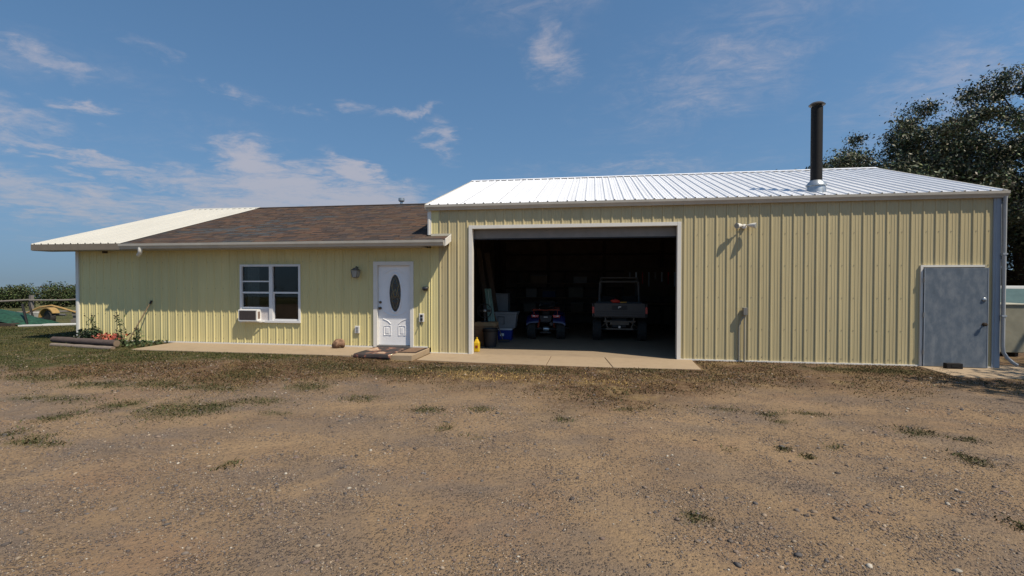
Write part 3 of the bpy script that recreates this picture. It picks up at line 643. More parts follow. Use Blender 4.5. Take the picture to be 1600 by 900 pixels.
# steel side door standing slightly ajar, with its frame
sf_ = bpy.data.objects.new('side_door_frame', None); COL.objects.link(sf_); sf_.parent = gar; W0[sf_.name] = Vector(gar.location)
MB().box(SD[0] - .05, SD[0] - .002, -.04, .1, 0, SD[3] + .05).build('jamb', WHITE, sf_)
MB().box(SD[0], SD[1], -.038, .1, SD[3] + .004, SD[3] + .05).build('head', WHITE, sf_)
MB().box(SD[1] + .002, SD[1] + .04, -.036, .1, 0, SD[3] + .05).build('jamb', M('shaded_jamb_paint', (.40, .37, .27), .5), sf_)  # right jamb: shade put into the colour, a darker copy of the white one
sdr = bpy.data.objects.new('side_door', None); COL.objects.link(sdr); sdr.parent = gar; sdr.location = Vector((SD[0] + .004, -.05, .02)) - gar.location; sdr.rotation_euler = (0, 0, rad(-4.5)); W0[sdr.name] = Vector((0, 0, 0))
dw_ = SD[1] - SD[0] - .01; dh_ = SD[3] - .035
sl = MB().box(0, dw_, -.022, .022, 0, dh_).build('door_leaf', DOORGREY, sdr, local=True, bevel=.004)
for xx in (.0, dw_ - .012): MB().box(xx, xx + .012, -.027, -.022, .002, dh_ - .002).build('edge_strip', GREYTRIM, sdr, local=True)
MB().lathe([(.036, -.022), (.036, -.030), (.016, -.034), (.016, -.055), (.034, -.062), (.034, -.085), (0, -.095)], 14, 'y', (dw_ - .075, 0, .92)).build('knob', BRONZE, sdr, local=True, smooth=True)
MB().lathe([(.040, -.022), (.040, -.034), (.026, -.044), (0, -.046)], 14, 'y', (dw_ - .075, 0, 1.44)).build('deadbolt', GALV, sdr, local=True, smooth=True)
for zz in (.25, 1.05, 1.8): MB().box(-.02, .004, -.035, -.022, zz, zz + .1).build('hinge', STEEL, sdr, local=True)
# downspout at the right corner
MB().tube([(8.50, -.085, 3.62), (8.50, -.078, 3.45), (8.50, -.078, 3.3), (8.50, -.078, .50), (8.51, -.08, .36), (8.57, -.09, .24), (8.68, -.11, .13), (8.74, -.12, .09)], .036, 8).build('downspout', M('downspout_paint', (.30, .31, .32), .45, var=.1), gar, smooth=True)
for zz in (1.1, 2.4): MB().box(8.455, 8.545, -.118, -.037, zz, zz + .03).build('downspout_strap', GREYTRIM, gar)

# ------------------------------------------------------------------ small fittings on the walls
LAMPG = M('lamp_glass', (.30, .30, .27), .25, var=.2)
PEWTER = M('pewter', (.16, .15, .13), .5, metal=.4, var=.2)
sc_ = T('wall_lantern', 'pewter wall lantern with glass sides left of the white door', 'lantern', (-6.0, -.02, 1.92))
MB().box(-6.02, -5.98, -.035, -.02, 2.02, 2.20).build('back_plate', PEWTER, sc_)
MB().tube([(-6.0, -.03, 2.16), (-6.0, -.10, 2.21), (-6.0, -.14, 2.17)], .010, 6).build('arm', PEWTER, sc_)
MB().taper(-6.0, -.14, 2.105, 2.17, .095, .095, .03, .03).build('cap', PEWTER, sc_)
MB().taper(-6.0, -.14, 1.93, 2.10, .055, .055, .082, .082).build('glass_body', LAMPG, sc_)
for i, j_ in ((-1, -1), (1, -1), (1, 1), (-1, 1)): MB().beam((-6.0 + i * .057, -.14 + j_ * .057, 1.925), (-6.0 + i * .085, -.14 + j_ * .085, 2.106), .012, .012).build('corner_bar', PEWTER, sc_)
MB().taper(-6.0, -.14, 1.90, 1.93, .02, .02, .06, .06).build('base', PEWTER, sc_)
def outlet(name, label, x, z, w, h, dark):
    o = T(name, label, 'outlet', (x, -.03, z - h / 2))
    MB().box(x - w / 2, x + w / 2, -.05, -.018, z - h / 2, z + h / 2).build('cover', WHITE, o, bevel=.006)
    for s_ in (-1, 1): MB().box(x - w * .24, x + w * .24, -.058, -.049, z + s_ * h * .2 - h * .15, z + s_ * h * .2 + h * .15).build('socket', dark, o)
    return o
outlet('wall_outlet', 'white outlet cover low on yellow wall, between boulder and door', -6.01, .575, .13, .19, M('socket_grey', (.22, .23, .24), .5))
o2 = outlet('wall_outlet', 'white outlet box with black sockets right of the white door', -4.27, .905, .13, .21, BLACKP)
MB().tube([(-4.27, -.055, .82), (-4.275, -.09, .79), (-4.29, -.085, .74)], .012, 6).build('plug', BLACKP, o2, smooth=True)
dc = T('dome_camera', 'small black dome camera on yellow wall right of the white door', 'camera', (-4.16, -.02, 1.62))
MB().box(-4.235, -4.085, -.05, -.018, 1.655, 1.69).build('mount', BLACKP, dc, bevel=.008)
MB().lathe([(.070, 1.655), (.074, 1.64), (.066, 1.605), (.04, 1.585), (0, 1.58)], 16, c=(-4.16, -.085, 0)).build('dome', M('dome_black', (.01, .01, .012), .12, spec=.7), dc, smooth=True)
MB().lathe([(.078, 1.654), (.078, 1.676), (.0, 1.68)], 16, c=(-4.16, -.085, 0)).build('housing', STEEL, dc, smooth=True)
# twin flood light on the garage
fl = T('flood_light', 'white twin-head flood light high on tan garage wall', 'flood light', (3.38, -.02, 3.02))
MB().lathe([(.055, -.02), (.055, -.05), (.03, -.06), (0, -.062)], 14, 'y', (3.38, 0, 3.08)).build('mount_plate', WHITE, fl, smooth=True)
for s_, ang in ((-1, .2), (1, .5)):
    d = Vector((s_ * .8, -.55, -.12)).normalized(); a = Vector((3.38 + s_ * .02, -.055, 3.09)); b = a + Vector((s_ * .05, -.05, .01))
    MB().tube([a, (a + b) / 2 + Vector((0, 0, .01)), b], .012, 6).build('arm', WHITE, fl, smooth=True)
    e_ = b + d * .16
    h_ = MB().tube([b - d * .01, b + d * .02, b + d * .07, e_], [.018, .032, .048, .066], 14).build('lamp_head', WHITE, fl, smooth=True)
    MB().tube([e_ - d * .004, e_ + d * .006], .058, 14).build('lens', LAMPG, h_, smooth=True)
# conduit post with a box
cdp = T('conduit_post', 'grey conduit pipe with small box standing at tan garage wall', 'conduit', (3.40, -.09, 0))
MB().tube([(3.40, -.07, -.05), (3.40, -.07, 1.10)], .024, 10).build('pipe', M('conduit_paint', (.30, .27, .2), .55, var=.15), cdp, smooth=True)
MB().tube([(3.29, -.045, -.05), (3.29, -.045, .80), (3.33, -.055, .95), (3.40, -.07, 1.08)], .013, 8).build('wire_conduit', M('conduit_grey', (.28, .27, .24), .5), cdp, smooth=True)
MB().box(3.355, 3.445, -.14, -.022, 1.07, 1.24).build('junction_box', M('box_grey', (.17, .165, .15), .5, var=.2), cdp, bevel=.006)
# window air conditioner
ac = T('air_conditioner', 'white window air conditioner in lower left of double window', 'air conditioner', (-9.04, -.1, .76))
ACW = M('ac_casing', (.72, .71, .68), .45, var=.05)
cs = MB(); ax0, ax1, az0, az1, ay = -9.33, -8.78, .762, 1.075, -.175
cs.add([(ax0, .02, az0 + .012), (ax1, .02, az0 + .012), (ax1, ay, az0), (ax0, ay, az0), (ax0, .02, az1), (ax1, .02, az1), (ax1, ay, az1 - .012), (ax0, ay, az1 - .012)], [(0, 1, 2, 3), (4, 5, 6, 7), (0, 1, 5, 4), (1, 2, 6, 5), (3, 0, 4, 7), (2, 3, 7, 6)])
cs.build('casing', ACW, ac)
ACG = M('ac_grille', (.07, .05, .045), .6, var=.3, scale=30)
MB().box(ax0 + .03, ax1 - .03, ay - .004, ay + .002, az0 + .03, az1 - .035).build('grille', ACG, ac)
for k in range(9): MB().box(ax0 + .03, ax1 - .03, ay - .010, ay - .004, az0 + .045 + k * .027, az0 + .052 + k * .027).build('fin', M('ac_fin', (.12, .10, .09), .5), ac)
for s_ in (ax0 - .003, ax1):
    lv = MB().box(s_, s_ + .003, -.14, -.05, az0 + .06, az1 - .06).build('side_louvre', M('louvre_brown', (.22, .16, .13), .6), ac)
MB().beam((-8.80, -.15, .765), (-8.64, -.05, .745), .03, .012).build('support_arm', ACW, ac)
ct = T('curtain', 'sheer pale curtain hanging inside left half of double window', 'curtain', (-9.2, .2, .8))
cv = []; 
n = 40
for zz in (.85, 2.2): cv += [(-9.31 + .37 * i / n, .16 + .03 * math.sin(i * 1.1), zz) for i in range(n + 1)]
MB().add(cv, [(i, i + 1, i + n + 2, i + n + 1) for i in range(n)]).build('cloth', M('sheer_cloth', (.62, .62, .58), .9, var=.2, scale=12), ct, smooth=True)

# ------------------------------------------------------------------ at the door: mats, boulder, doorstop
rug_m = bpy.data.materials.new('printed_rug'); rug_m.use_nodes = True; nt = rug_m.node_tree; B = nt.nodes['Principled BSDF']; B.inputs['Roughness'].default_value = .95
tcn = nt.nodes.new('ShaderNodeTexCoord'); mpn = nt.nodes.new('ShaderNodeMapping'); mpn.inputs['Scale'].default_value = (1.0, .7, 1); nt.links.new(tcn.outputs['Object'], mpn.inputs[0])
no = nt.nodes.new('ShaderNodeTexNoise'); no.inputs['Scale'].default_value = 3.4; no.inputs['Detail'].default_value = 5; no.inputs['Distortion'].default_value = .8; nt.links.new(mpn.outputs[0], no.inputs['Vector'])
cr = nt.nodes.new('ShaderNodeValToRGB'); nt.links.new(no.outputs[0], cr.inputs[0])
e = cr.color_ramp.elements; e[0].position = .40; e[0].color = (.030, .026, .026, 1); e[1].position = .50; e[1].color = (.045, .030, .028, 1)
for ps, cc in ((.545, (.20, .075, .045)), (.60, (.50, .36, .24)), (.66, (.13, .08, .07)), (.75, (.04, .035, .035))):
    q = e.new(ps); q.color = (*cc, 1)
nt.links.new(cr.outputs[0], B.inputs['Base Color'])
rg = T('printed_door_rug', 'dark rug with orange and cream print spread before white door', 'rug', (-4.98, -.75, .14))
rx0, rx1 = -5.46, -4.56; prof_ = [(-.10, .146), (-.5, .147), (-.9, .146), (-1.22, .148), (-1.315, .150), (-1.352, .140), (-1.362, .11), (-1.368, .055)]
mb = MB(); k = len(prof_); N_ = 12
for y_, z_ in prof_:
    for i in range(N_ + 1): mb.v.append((rx0 + (rx1 - rx0) * i / N_ + (.04 if y_ < -.8 else 0) * (y_ + .8) * -1, y_ + .006 * math.sin(i * 1.3) , z_ + .004 * math.sin(i * .9 + y_ * 4)))
for a in range(k - 1):
    for i in range(N_): mb.f.append((a * (N_ + 1) + i, a * (N_ + 1) + i + 1, (a + 1) * (N_ + 1) + i + 1, (a + 1) * (N_ + 1) + i))
rgm = mb.build('pile', rug_m, rg, smooth=True); sm_ = rgm.modifiers.new('thick', 'SOLIDIFY'); sm_.thickness = .008; sm_.offset = 1
mt_ = T('border_door_mat', 'small brown door mat with dark border at right of landing', 'door mat', (-4.32, -.45, .14))
MB().box(-4.545, -4.10, -.92, -.06, .1405, .152).build('border', M('mat_border', (.030, .018, .015), .95, var=.2), mt_)
MB().box(-4.50, -4.145, -.86, -.12, .152, .157).build('field', M('mat_field', (.17, .105, .065), .95, var=.25, scale=20), mt_)
def lump(name, mat, parent, c, r, seed, sub=3, amp=.28, local=False):
    bm = bmesh.new(); bmesh.ops.create_icosphere(bm, subdivisions=sub, radius=1.)
    rr = random.Random(seed); ph = [(rr.uniform(1, 3.2), rr.uniform(1, 3.2), rr.uniform(1, 3.2), rr.uniform(0, 6)) for _ in range(7)]
    mb = MB()
    for v in bm.verts:
        d = 1 + amp * sum(math.sin(v.co.x * a + v.co.y * b * 1.3 + v.co.z * c_ + p * 2) for a, b, c_, p in ph) / 3
        mb.v.append((c[0] + v.co.x * r[0] * d, c[1] + v.co.y * r[1] * d, c[2] + v.co.z * r[2] * d))
    mb.f = [tuple(v.index for v in f.verts) for f in bm.faces]; bm.free()
    return mb.build(name, mat, parent, local=local, smooth=True)
rk = lump('boulder', M('boulder_stone', (.16, .09, .055), .85, var=.45, scale=7, bump=.8, bscale=14, col2=(.26, .16, .10), c2=(.5, .65)), None, (-6.40, -.26, .235), (.155, .12, .13), 5, 4, .34)
tag(rk, 'rough reddish brown boulder on walkway against yellow wall', 'boulder')
ds = T('doorstop_block', 'black block on concrete pad holding the grey steel door', 'doorstop', (7.46, -.27, .012))
MB().box(7.31, 7.61, -.33, -.21, .013, .125).build('block', BLACK, ds, bevel=.008)
MB().box(7.40, 7.52, -.335, -.33, .05, .09).build('recess', M('recess_black', (.008, .008, .008), .8), ds)

# ------------------------------------------------------------------ flower bed at the left end
LOGM = M('weathered_log', (.085, .062, .054), .9, var=.35, scale=5, stretch=(1, 8, 8), bump=.5, bscale=18)
def log(name, label, a, b, r, mat=LOGM, group=None):
    a = Vector(a); b = Vector(b); o = T(name, label, 'log', ((a + b) / 2).to_tuple()[:2] + (min(a.z, b.z) - r,), group)
    pts = [a + (b - a) * t for t in np.linspace(0, 1, 9)]; rr = [r * (1 + .08 * math.sin(i * 2.1 + a.x)) for i in range(9)]
    MB().tube(pts, rr, 14).build('bark', mat, o, smooth=True)
    d = (b - a).normalized()
    for p, s_ in ((a, -1), (b, 1)): MB().tube([p, p + d * s_ * .004], r * .93, 14).build('cut_end', M('cut_wood', (.20, .145, .10), .9, var=.2), o)
    return o
log('edging_log', 'upper of two weathered grey logs edging the flower bed', (-14.45, -.78, .235), (-12.05, -1.14, .225), .085)
log('edging_log', 'lower pale log half sunk in grass edging the flower bed', (-14.25, -.98, .115), (-11.95, -1.33, .115), .06, M('pale_log', (.20, .16, .13), .9, var=.3, scale=6, stretch=(1, 8, 8)))
LEAF = M('leaf', (.06, .09, .03), .55, var=.3, scale=9, attr=True, spec=.3)
def leaves(name, C, size, base, var, parent=None, mat=LEAF, up=.3, aspect=.55, seed=0):
    r = np.random.default_rng(seed); n = len(C); a = r.normal(size=(n, 3)); a[:, 2] += up; a /= np.linalg.norm(a, axis=1)[:, None]
    b = r.normal(size=(n, 3)); b -= a * (a * b).sum(1)[:, None]; b /= np.linalg.norm(b, axis=1)[:, None]
    c = np.cross(a, b); s_ = (size * r.uniform(.6, 1.4, n))[:, None]
    V = np.stack([C - b * s_, C + c * s_ * aspect + a * s_ * .15, C + b * s_, C - c * s_ * aspect + a * s_ * .15], 1).reshape(-1, 3)
    F = np.arange(4 * n).reshape(n, 4); cl = np.repeat(np.array(base)[None] * r.uniform(1 - var, 1 + var, (n, 1)) * (1 + .15 * r.normal(size=(n, 3))).clip(.6, 1.5), 4, 0)
    if parent is not None: V = V - np.array(W0[parent.name])
    return np_mesh(name, V, F, mat, cl, parent)
STEMM = M('stem_green', (.07, .085, .035), .7, var=.3)
def stalk(label, x, y, h, lean, seed, flower=None):
    rr = random.Random(seed); o = T('tall_weed', label, 'weed', (x, y, .10))
    top = Vector((x + lean, y - .03, .10 + h)); tips = []
    MB().tube([(x, y, .08), (x + lean * .35, y, .10 + h * .4), (x + lean * .7, y - .02, .1 + h * .75), top], [.014, .012, .009, .005], 6).build('stem', STEMM, o)
    for q in range(5):
        t = rr.uniform(.55, .95); p = Vector((x + lean * t, y, .1 + h * t)); e_ = p + Vector((rr.uniform(-.14, .14), rr.uniform(-.12, .05), rr.uniform(.06, .17)))
        MB().tube([p, (p + e_) / 2 + Vector((0, 0, -.01)), e_], [.007, .005, .004], 5).build('branch', STEMM, o); tips.append(e_)
    tips.append(top); C = []
    for q in range(95):
        t = rr.random() ** 1.5 * .95; C.append((x + lean * t + rr.gauss(0, .085 * (1 - t * .6)), y + rr.gauss(0, .07), .1 + h * t * .95 + .02))
    leaves('foliage', np.array(C), .055, (.060, .085, .034), .4, o, aspect=.28, seed=seed)
    for e_ in tips: lump('flower_head', M('seed_head', (.05, .04, .025), .9, var=.3), o, e_, (.024, .024, .022), seed, 1)
    return o
stalk('tall leafy weed stalk at the left of the flower bed', -13.62, -.42, .78, .0, 3)
stalk('tall branching weed stalk between red flowers and leaning hoe', -12.62, -.45, .86, -.16, 9)
stalk('short bushy weed at foot of the leaning hoe', -12.25, -.42, .46, .06, 14)
bu = T('low_bush', 'dark green low bush behind the edging log', 'bush', (-13.72, -.42, .10))
C = RNG.normal(size=(900, 3)) * np.array((.16, .13, .10)) + np.array((-13.72, -.42, .27)); C[:, 2] = np.maximum(C[:, 2], .1)
leaves('foliage', C, .040, (.022, .036, .018), .4, bu, seed=5); MB().tube([(-13.72, -.42, .05), (-13.70, -.42, .2), (-13.66, -.45, .34)], [.014, .01, .006], 6).build('stem', DARKWOOD, bu)
rf = T('red_flowers', 'clump of coral red flowers in bed behind the edging log', 'flowers', (-13.0, -.5, .10))
C = RNG.normal(size=(420, 3)) * np.array((.22, .12, .055)) + np.array((-13.0, -.5, .20)); C[:, 2] = np.maximum(C[:, 2], .1)
leaves('foliage', C, .035, (.05, .075, .03), .4, rf, seed=6)
C = RNG.normal(size=(230, 3)) * np.array((.20, .12, .055)) + np.array((-13.0, -.53, .285)); C[:, 2] = np.maximum(C[:, 2], .15)
leaves('petals', C, .034, (.36, .085, .055), .35, rf, M('petal', (.5, .12, .08), .6, var=.15, attr=True), .8, .8, 7)['kind'] = 'stuff'
C = np.stack([RNG.uniform(-14.2, -11.5, 700), RNG.uniform(-1.0, -.08, 700), .12 + RNG.random(700) * .06], -1)
gc = leaves('bed_ground_cover', C, .045, (.045, .060, .022), .45, None, seed=8); tag(gc, 'low green ground cover in the flower bed by the wall', 'ground cover', kind='stuff')
hoe = T('leaning_hoe', 'long wooden hoe leaning on yellow wall beside flower bed', 'hoe', (-12.50, -.42, .1))
MB().tube([(-12.52, -.40, .16), (-12.17, -.045, 1.20)], .017, 8).build('handle', M('hoe_wood', (.20, .145, .085), .7, var=.2), hoe)
MB().tube([(-12.17, -.046, 1.195), (-12.135, -.03, 1.28)], .024, 8).build('grip', BLACKP, hoe)
MB().tube([(-12.52, -.40, .16), (-12.56, -.44, .11), (-12.60, -.46, .14)], .010, 6).build('neck', STEEL, hoe)
MB().beam((-12.66, -.52, .11), (-12.54, -.42, .11), .006, .10).build('blade', STEEL, hoe)

# ------------------------------------------------------------------ inside the garage
FL = .012
def tyre_mesh(R, w, lugs=18):
    mb = MB(); h = w / 2
    mb.lathe([(R * .56, -h * .86), (R * .80, -h), (R * .93, -h * .92), (R * .965, -h * .6), (R * .965, h * .6), (R * .93, h * .92), (R * .80, h), (R * .56, h * .86)], 28, 'x')
    for k in range(lugs):
        for s_ in (-1, 1):
            t = 2 * math.pi * (k + (.5 if s_ > 0 else 0)) / lugs; ca_, sa_ = math.cos(t), math.sin(t)
            r0, r1, hw = R * .94, R * 1.0, R * .055
            vs = []
            for xx in (s_ * h * .12, s_ * h * .95):
                for r_ in (r0, r1 if abs(xx) < h * .7 else R * .97):
                    for q in (-1, 1): vs.append((xx, r_ * ca_ - q * hw * sa_, r_ * sa_ + q * hw * ca_))
            mb.add(vs, [(0, 1, 3, 2), (4, 6, 7, 5), (2, 3, 7, 6), (0, 4, 5, 1), (0, 2, 6, 4), (1, 5, 7, 3)])
    return mb
def wheel(root, x, y, R, w, rimm, name='wheel'):
    o = bpy.data.objects.new(name, None); COL.objects.link(o); o.parent = root; o.location = (x, y, R); W0[o.name] = Vector((0, 0, 0))
    tyre_mesh(R, w).build('tyre', RUBBER, o, local=True)
    s_ = 1 if x > 0 else -1
    MB().lathe([(R * .57, -s_ * w * .42), (R * .57, s_ * w * .42), (R * .50, s_ * w * .40), (R * .46, s_ * w * .2), (R * .18, s_ * w * .22), (R * .15, s_ * w * .30), (0, s_ * w * .30)], 20, 'x').build('rim', rimm, o, local=True, smooth=True)
    return o
BLUE = M('blue_plastic', (.014, .018, .09), .3, var=.1, spec=.6); REDL = M('red_lens', (.45, .02, .015), .25, spec=.7); ORANGE = M('orange_rack', (.30, .055, .03), .5, var=.15)
DKMET = M('dark_metal', (.035, .033, .032), .5, metal=.3, var=.2); LAMPW = M('white_mark', (.75, .75, .72), .4); TAN_ = M('dusty_metal', (.13, .105, .08), .7, var=.25)
# quad bike, seen from behind
av = T('quad_bike', 'blue quad bike with orange rear rack parked in garage', 'quad bike', (-1.45, 3.55, FL), rotz=rad(3))
for sx in (-1, 1):
    wheel(av, sx * .455, 0, .31, .27, STEEL); wheel(av, sx * .44, 1.25, .31, .20, STEEL)
    fd = MB(); secs = []
    for t in np.linspace(.10, .95, 9):
        a = t * math.pi * .8 + .05; yy = -math.cos(a) * .40; zz = .40 + max(math.sin(a), 0) * .33
        secs.append([(sx * .22, yy, zz + .07), (sx * .50, yy, zz + .05), (sx * .60, yy, zz - .02), (sx * .60, yy, zz - .05), (sx * .50, yy, zz + .02), (sx * .22, yy, zz + .04)])
    fd.loft(secs).build('rear_fender', BLUE, av, local=True, smooth=True)
    fd = MB(); secs = []
    for t in np.linspace(.12, .95, 8):
        a = t * math.pi * .8 + .1; yy = 1.25 - math.cos(a) * .40; zz = .38 + max(math.sin(a), 0) * .38
        secs.append([(sx * .2, yy, zz + .07), (sx * .48, yy, zz + .04), (sx * .57, yy, zz - .02), (sx * .57, yy, zz - .05), (sx * .48, yy, zz + .01), (sx * .2, yy, zz + .04)])
    fd.loft(secs).build('front_fender', BLUE, av, local=True, smooth=True)
    MB().taper(sx * .33, -.40, .70, .78, .10, .03, .12, .025).build('tail_light', REDL, av, local=True, bevel=.01)
    MB().box(sx * .36 - .03, sx * .36 + .03, -.438, -.43, .735, .765).build('reflector', LAMPW, av, local=True)
    MB().tube([(sx * .12, .10, .34), (sx * .42, 0, .31)], .025, 8).build('suspension_arm', DKMET, av, local=True)
    MB().tube([(sx * .20, -.05, .62), (sx * .26, -.02, .36)], .035, 8).build('shock', ORANGE, av, local=True)
    MB().box(sx * .62 - .10, sx * .62 + .10, .30, .95, .30, .33).build('foot_board', BLACKP, av, local=True)
    MB().tube([(sx * .05, .98, .95), (sx * .18, .92, 1.08), (sx * .40, .84, 1.10)], .013, 8).build('handlebar', DKMET, av, local=True)
    MB().tube([(sx * .29, .86, 1.09), (sx * .40, .84, 1.10)], .020, 8).build('grip', BLACKP, av, local=True)
MB().loft([[(-.16, -.36, .55), (.16, -.36, .55), (.20, -.36, .76), (-.20, -.36, .76)], [(-.2, .2, .42), (.2, .2, .42), (.24, .2, .80), (-.24, .2, .80)], [(-.22, .8, .36), (.22, .8, .36), (.24, .8, .82), (-.24, .8, .82)], [(-.2, 1.55, .40), (.2, 1.55, .40), (.18, 1.55, .70), (-.18, 1.55, .70)]]).build('body', BLACKP, av, local=True, bevel=.02)
MB().loft([[(-.13, -.25, .76), (.13, -.25, .76), (.11, -.25, .90), (-.11, -.25, .90)], [(-.15, .15, .78), (.15, .15, .78), (.12, .15, .92), (-.12, .15, .92)], [(-.13, .6, .80), (.13, .6, .80), (.10, .6, .89), (-.10, .6, .89)]]).build('seat', BLACK, av, local=True, bevel=.03)
rk_ = MB(); rk_.tube([(-.42, -.46, .93), (.42, -.46, .93), (.42, -.02, .93), (-.42, -.02, .93)], .013, 8, True)
for q in np.linspace(-.3, .3, 5): rk_.tube([(q, -.46, .93), (q, -.02, .93)], .009, 6)
for q in (-.36, .36): rk_.tube([(q, -.44, .93), (q, -.36, .78)], .012, 6)
rk_.build('rear_rack', ORANGE, av, local=True)
rk_ = MB(); rk_.tube([(-.40, 1.05, .92), (.40, 1.05, .92), (.40, 1.55, .90), (-.40, 1.55, .90)], .013, 8, True)
for q in (-.2, 0, .2): rk_.tube([(q, 1.05, .92), (q, 1.55, .90)], .009, 6)
rk_.build('front_rack', ORANGE, av, local=True)
MB().tube([(-.42, 0, .31), (.42, 0, .31)], .028, 10).build('axle', DKMET, av, local=True)
MB().lathe([(.0, -.10), (.07, -.09), (.09, 0), (.07, .09), (0, .10)], 14, 'x', (0, 0, .31)).build('gearcase', GALV, av, local=True, smooth=True)
MB().tube([(.17, -.40, .50), (.17, .2, .48)], .055, 12).build('exhaust', DKMET, av, local=True, smooth=True)
MB().box(-.06, .06, -.378, -.37, .70, .72).build('badge', LAMPW, av, local=True)
MB().beam((-.16, -.42, .24), (.16, -.42, .24), .04, .04).build('hitch_bar', DKMET, av, local=True)
gb = T('gear_bundle', 'dark bundle strapped on rear rack of the quad bike', 'bundle', (-1.45, 3.33, FL + .945))
lump('cloth', BLACK, gb, (-1.46, 3.33, 1.02), (.27, .17, .075), 21, 3, .2); MB().tube([(-1.62, 3.16, .96), (-1.62, 3.20, 1.10), (-1.62, 3.36, 1.12), (-1.62, 3.50, .97)], .010, 5).build('strap', M('strap_grey', (.2, .2, .2), .8), gb)
# utility vehicle with a dump bed
CAGE = M('cage_grey', (.13, .13, .128), .5, var=.1)
GREYP = M('charcoal_plastic', (.034, .034, .035), .42, var=.12, spec=.5)
uv = T('utility_vehicle', 'charcoal side-by-side utility vehicle with dump bed parked in garage', 'utility vehicle', (.80, 3.50, FL), rotz=rad(-2))
for sx in (-1, 1):
    wheel(uv, sx * .665, 0, .345, .27, BLACKP); wheel(uv, sx * .665, 2.0, .345, .24, BLACKP)
    MB().box(sx * .78 - .025, sx * .78 + .025, -.585, .62, .76, 1.16).build('bed_side', GREYP, uv, local=True, bevel=.015)
    MB().box(sx * .765 - .035, sx * .765 + .035, -.625, -.585, .86, 1.06).build('tail_light', REDL, uv, local=True, bevel=.01)
    MB().beam((sx * .30, -.32, .62), (sx * .62, .0, .345), .05, .035).build('suspension_arm', TAN_, uv, local=True)
    MB().tube([(sx * .34, -.20, .80), (sx * .46, -.06, .40)], .035, 8).build('shock', DKMET, uv, local=True)
    MB().tube([(sx * .58, .62, .55), (sx * .62, .64, 1.15), (sx * .60, .70, 1.78), (sx * .57, .86, 1.88), (sx * .56, 1.5, 1.88), (sx * .60, 1.98, 1.25), (sx * .62, 2.05, 1.0)], .034, 8).build('cage_tube', CAGE, uv, local=True, smooth=True)
    MB().box(sx * .32 - .24, sx * .32 + .24, .70, 1.2, .62, .80).build('seat', BLACK, uv, local=True, bevel=.03)
    MB().box(sx * .32 - .24, sx * .32 + .24, .68, .80, .80, 1.35).build('backrest', BLACK, uv, local=True, bevel=.03)
    MB().box(sx * .66 - .14, sx * .66 + .14, 1.62, 2.42, .66, .80).build('front_fender', GREYP, uv, local=True, bevel=.03)
    MB().box(sx * .66 - .08, sx * .66 + .08, .40, 1.6, .36, .46).build('rocker_panel', GREYP, uv, local=True, bevel=.02)
    MB().beam((sx * .42, -.50, .74), (sx * .34, -.52, .42), .035, .035).build('bumper_brace', TAN_, uv, local=True)
MB().box(-.755, .755, -.58, .62, .745, .775).build('bed_floor', GREYP, uv, local=True)
tg = MB().box(-.745, .745, -.625, -.588, .765, 1.17).build('tailgate', GREYP, uv, local=True, bevel=.015)
MB().box(-.22, .22, -.632, -.625, .97, 1.10).build('tailgate_panel', BLACKP, tg, local=True)
lg = MB().prism_y([(-.045, 1.02), (-.020, 1.02), (-.012, 1.045), (.035, 1.045), (.045, 1.075), (-.030, 1.075)], -.637, -.632).build('emblem', LAMPW, tg, local=True)
MB().box(-.72, .72, .60, .64, .77, 1.16).build('bed_front', GREYP, uv, local=True)
for zz in (.85, .92): MB().box(-.68, .68, -.632, -.626, zz - .012, zz + .004).build('tailgate_rib', BLACKP, tg, local=True)
cr_ = MB(); cr_.tube([(-.60, .70, 1.80), (.60, .70, 1.80)], .032, 8); cr_.build('cage_crossbar', CAGE, uv, local=True)
MB().tube([(-.56, 1.5, 1.88), (.56, 1.5, 1.88)], .028, 8).build('cage_crossbar', GREYP, uv, local=True)
MB().box(-.60, .60, .70, 1.55, 1.905, 1.945).build('roof_panel', CAGE, uv, local=True, bevel=.02)
MB().loft([[(-.5, 2.0, .45), (.5, 2.0, .45), (.5, 2.0, 1.02), (-.5, 2.0, 1.02)], [(-.45, 2.6, .5), (.45, 2.6, .5), (.42, 2.6, .86), (-.42, 2.6, .86)]]).build('hood', GREYP, uv, local=True, bevel=.04)
MB().box(-.55, .55, .45, 2.0, .36, .42).build('floor_pan', BLACKP, uv, local=True)
MB().beam((-.46, -.50, .62), (.46, -.50, .62), .04, .045).build('bumper_bar', TAN_, uv, local=True)
MB().beam((-.40, -.52, .40), (.40, -.52, .40), .04, .045).build('bumper_bar', TAN_, uv, local=True)
MB().box(-.28, .28, -.50, -.44, .52, .60).build('skid_plate', TAN_, uv, local=True)
MB().box(-.22, .22, -.46, -.30, .43, .53).build('muffler', DKMET, uv, local=True, bevel=.03)
MB().box(-.03, .03, -.58, -.40, .43, .49).build('hitch', GALV, uv, local=True)
MB().box(-.24, .24, -.30, .5, .40, .72).build('engine_block', BLACKP, uv, local=True, bevel=.03)
MB().tube([(-.62, 0, .345), (.62, 0, .345)], .03, 8).build('axle', DKMET, uv, local=True)
MB().tube([(.30 + .15 * math.cos(t) - .62, 1.72 + .05 * math.sin(t), 1.1 + .15 * math.sin(t)) for t in np.linspace(0, 6.28, 18, endpoint=False)], .014, 6, True).build('steering_wheel', BLACKP, uv, local=True)
rc = T('red_tool_bag', 'small red bag lying on the tailgate of the utility vehicle', 'bag', (.66, 3.0, 1.19))
lump('bag', M('red_cloth', (.40, .025, .015), .6, var=.2), rc, (.66, 2.93, 1.235), (.14, .05, .055), 33, 3, .2)
MB().tube([(.60, 2.90, 1.27), (.66, 2.88, 1.31), (.72, 2.90, 1.27)], .008, 6).build('handle', M('red_strap', (.3, .02, .02), .6), rc)
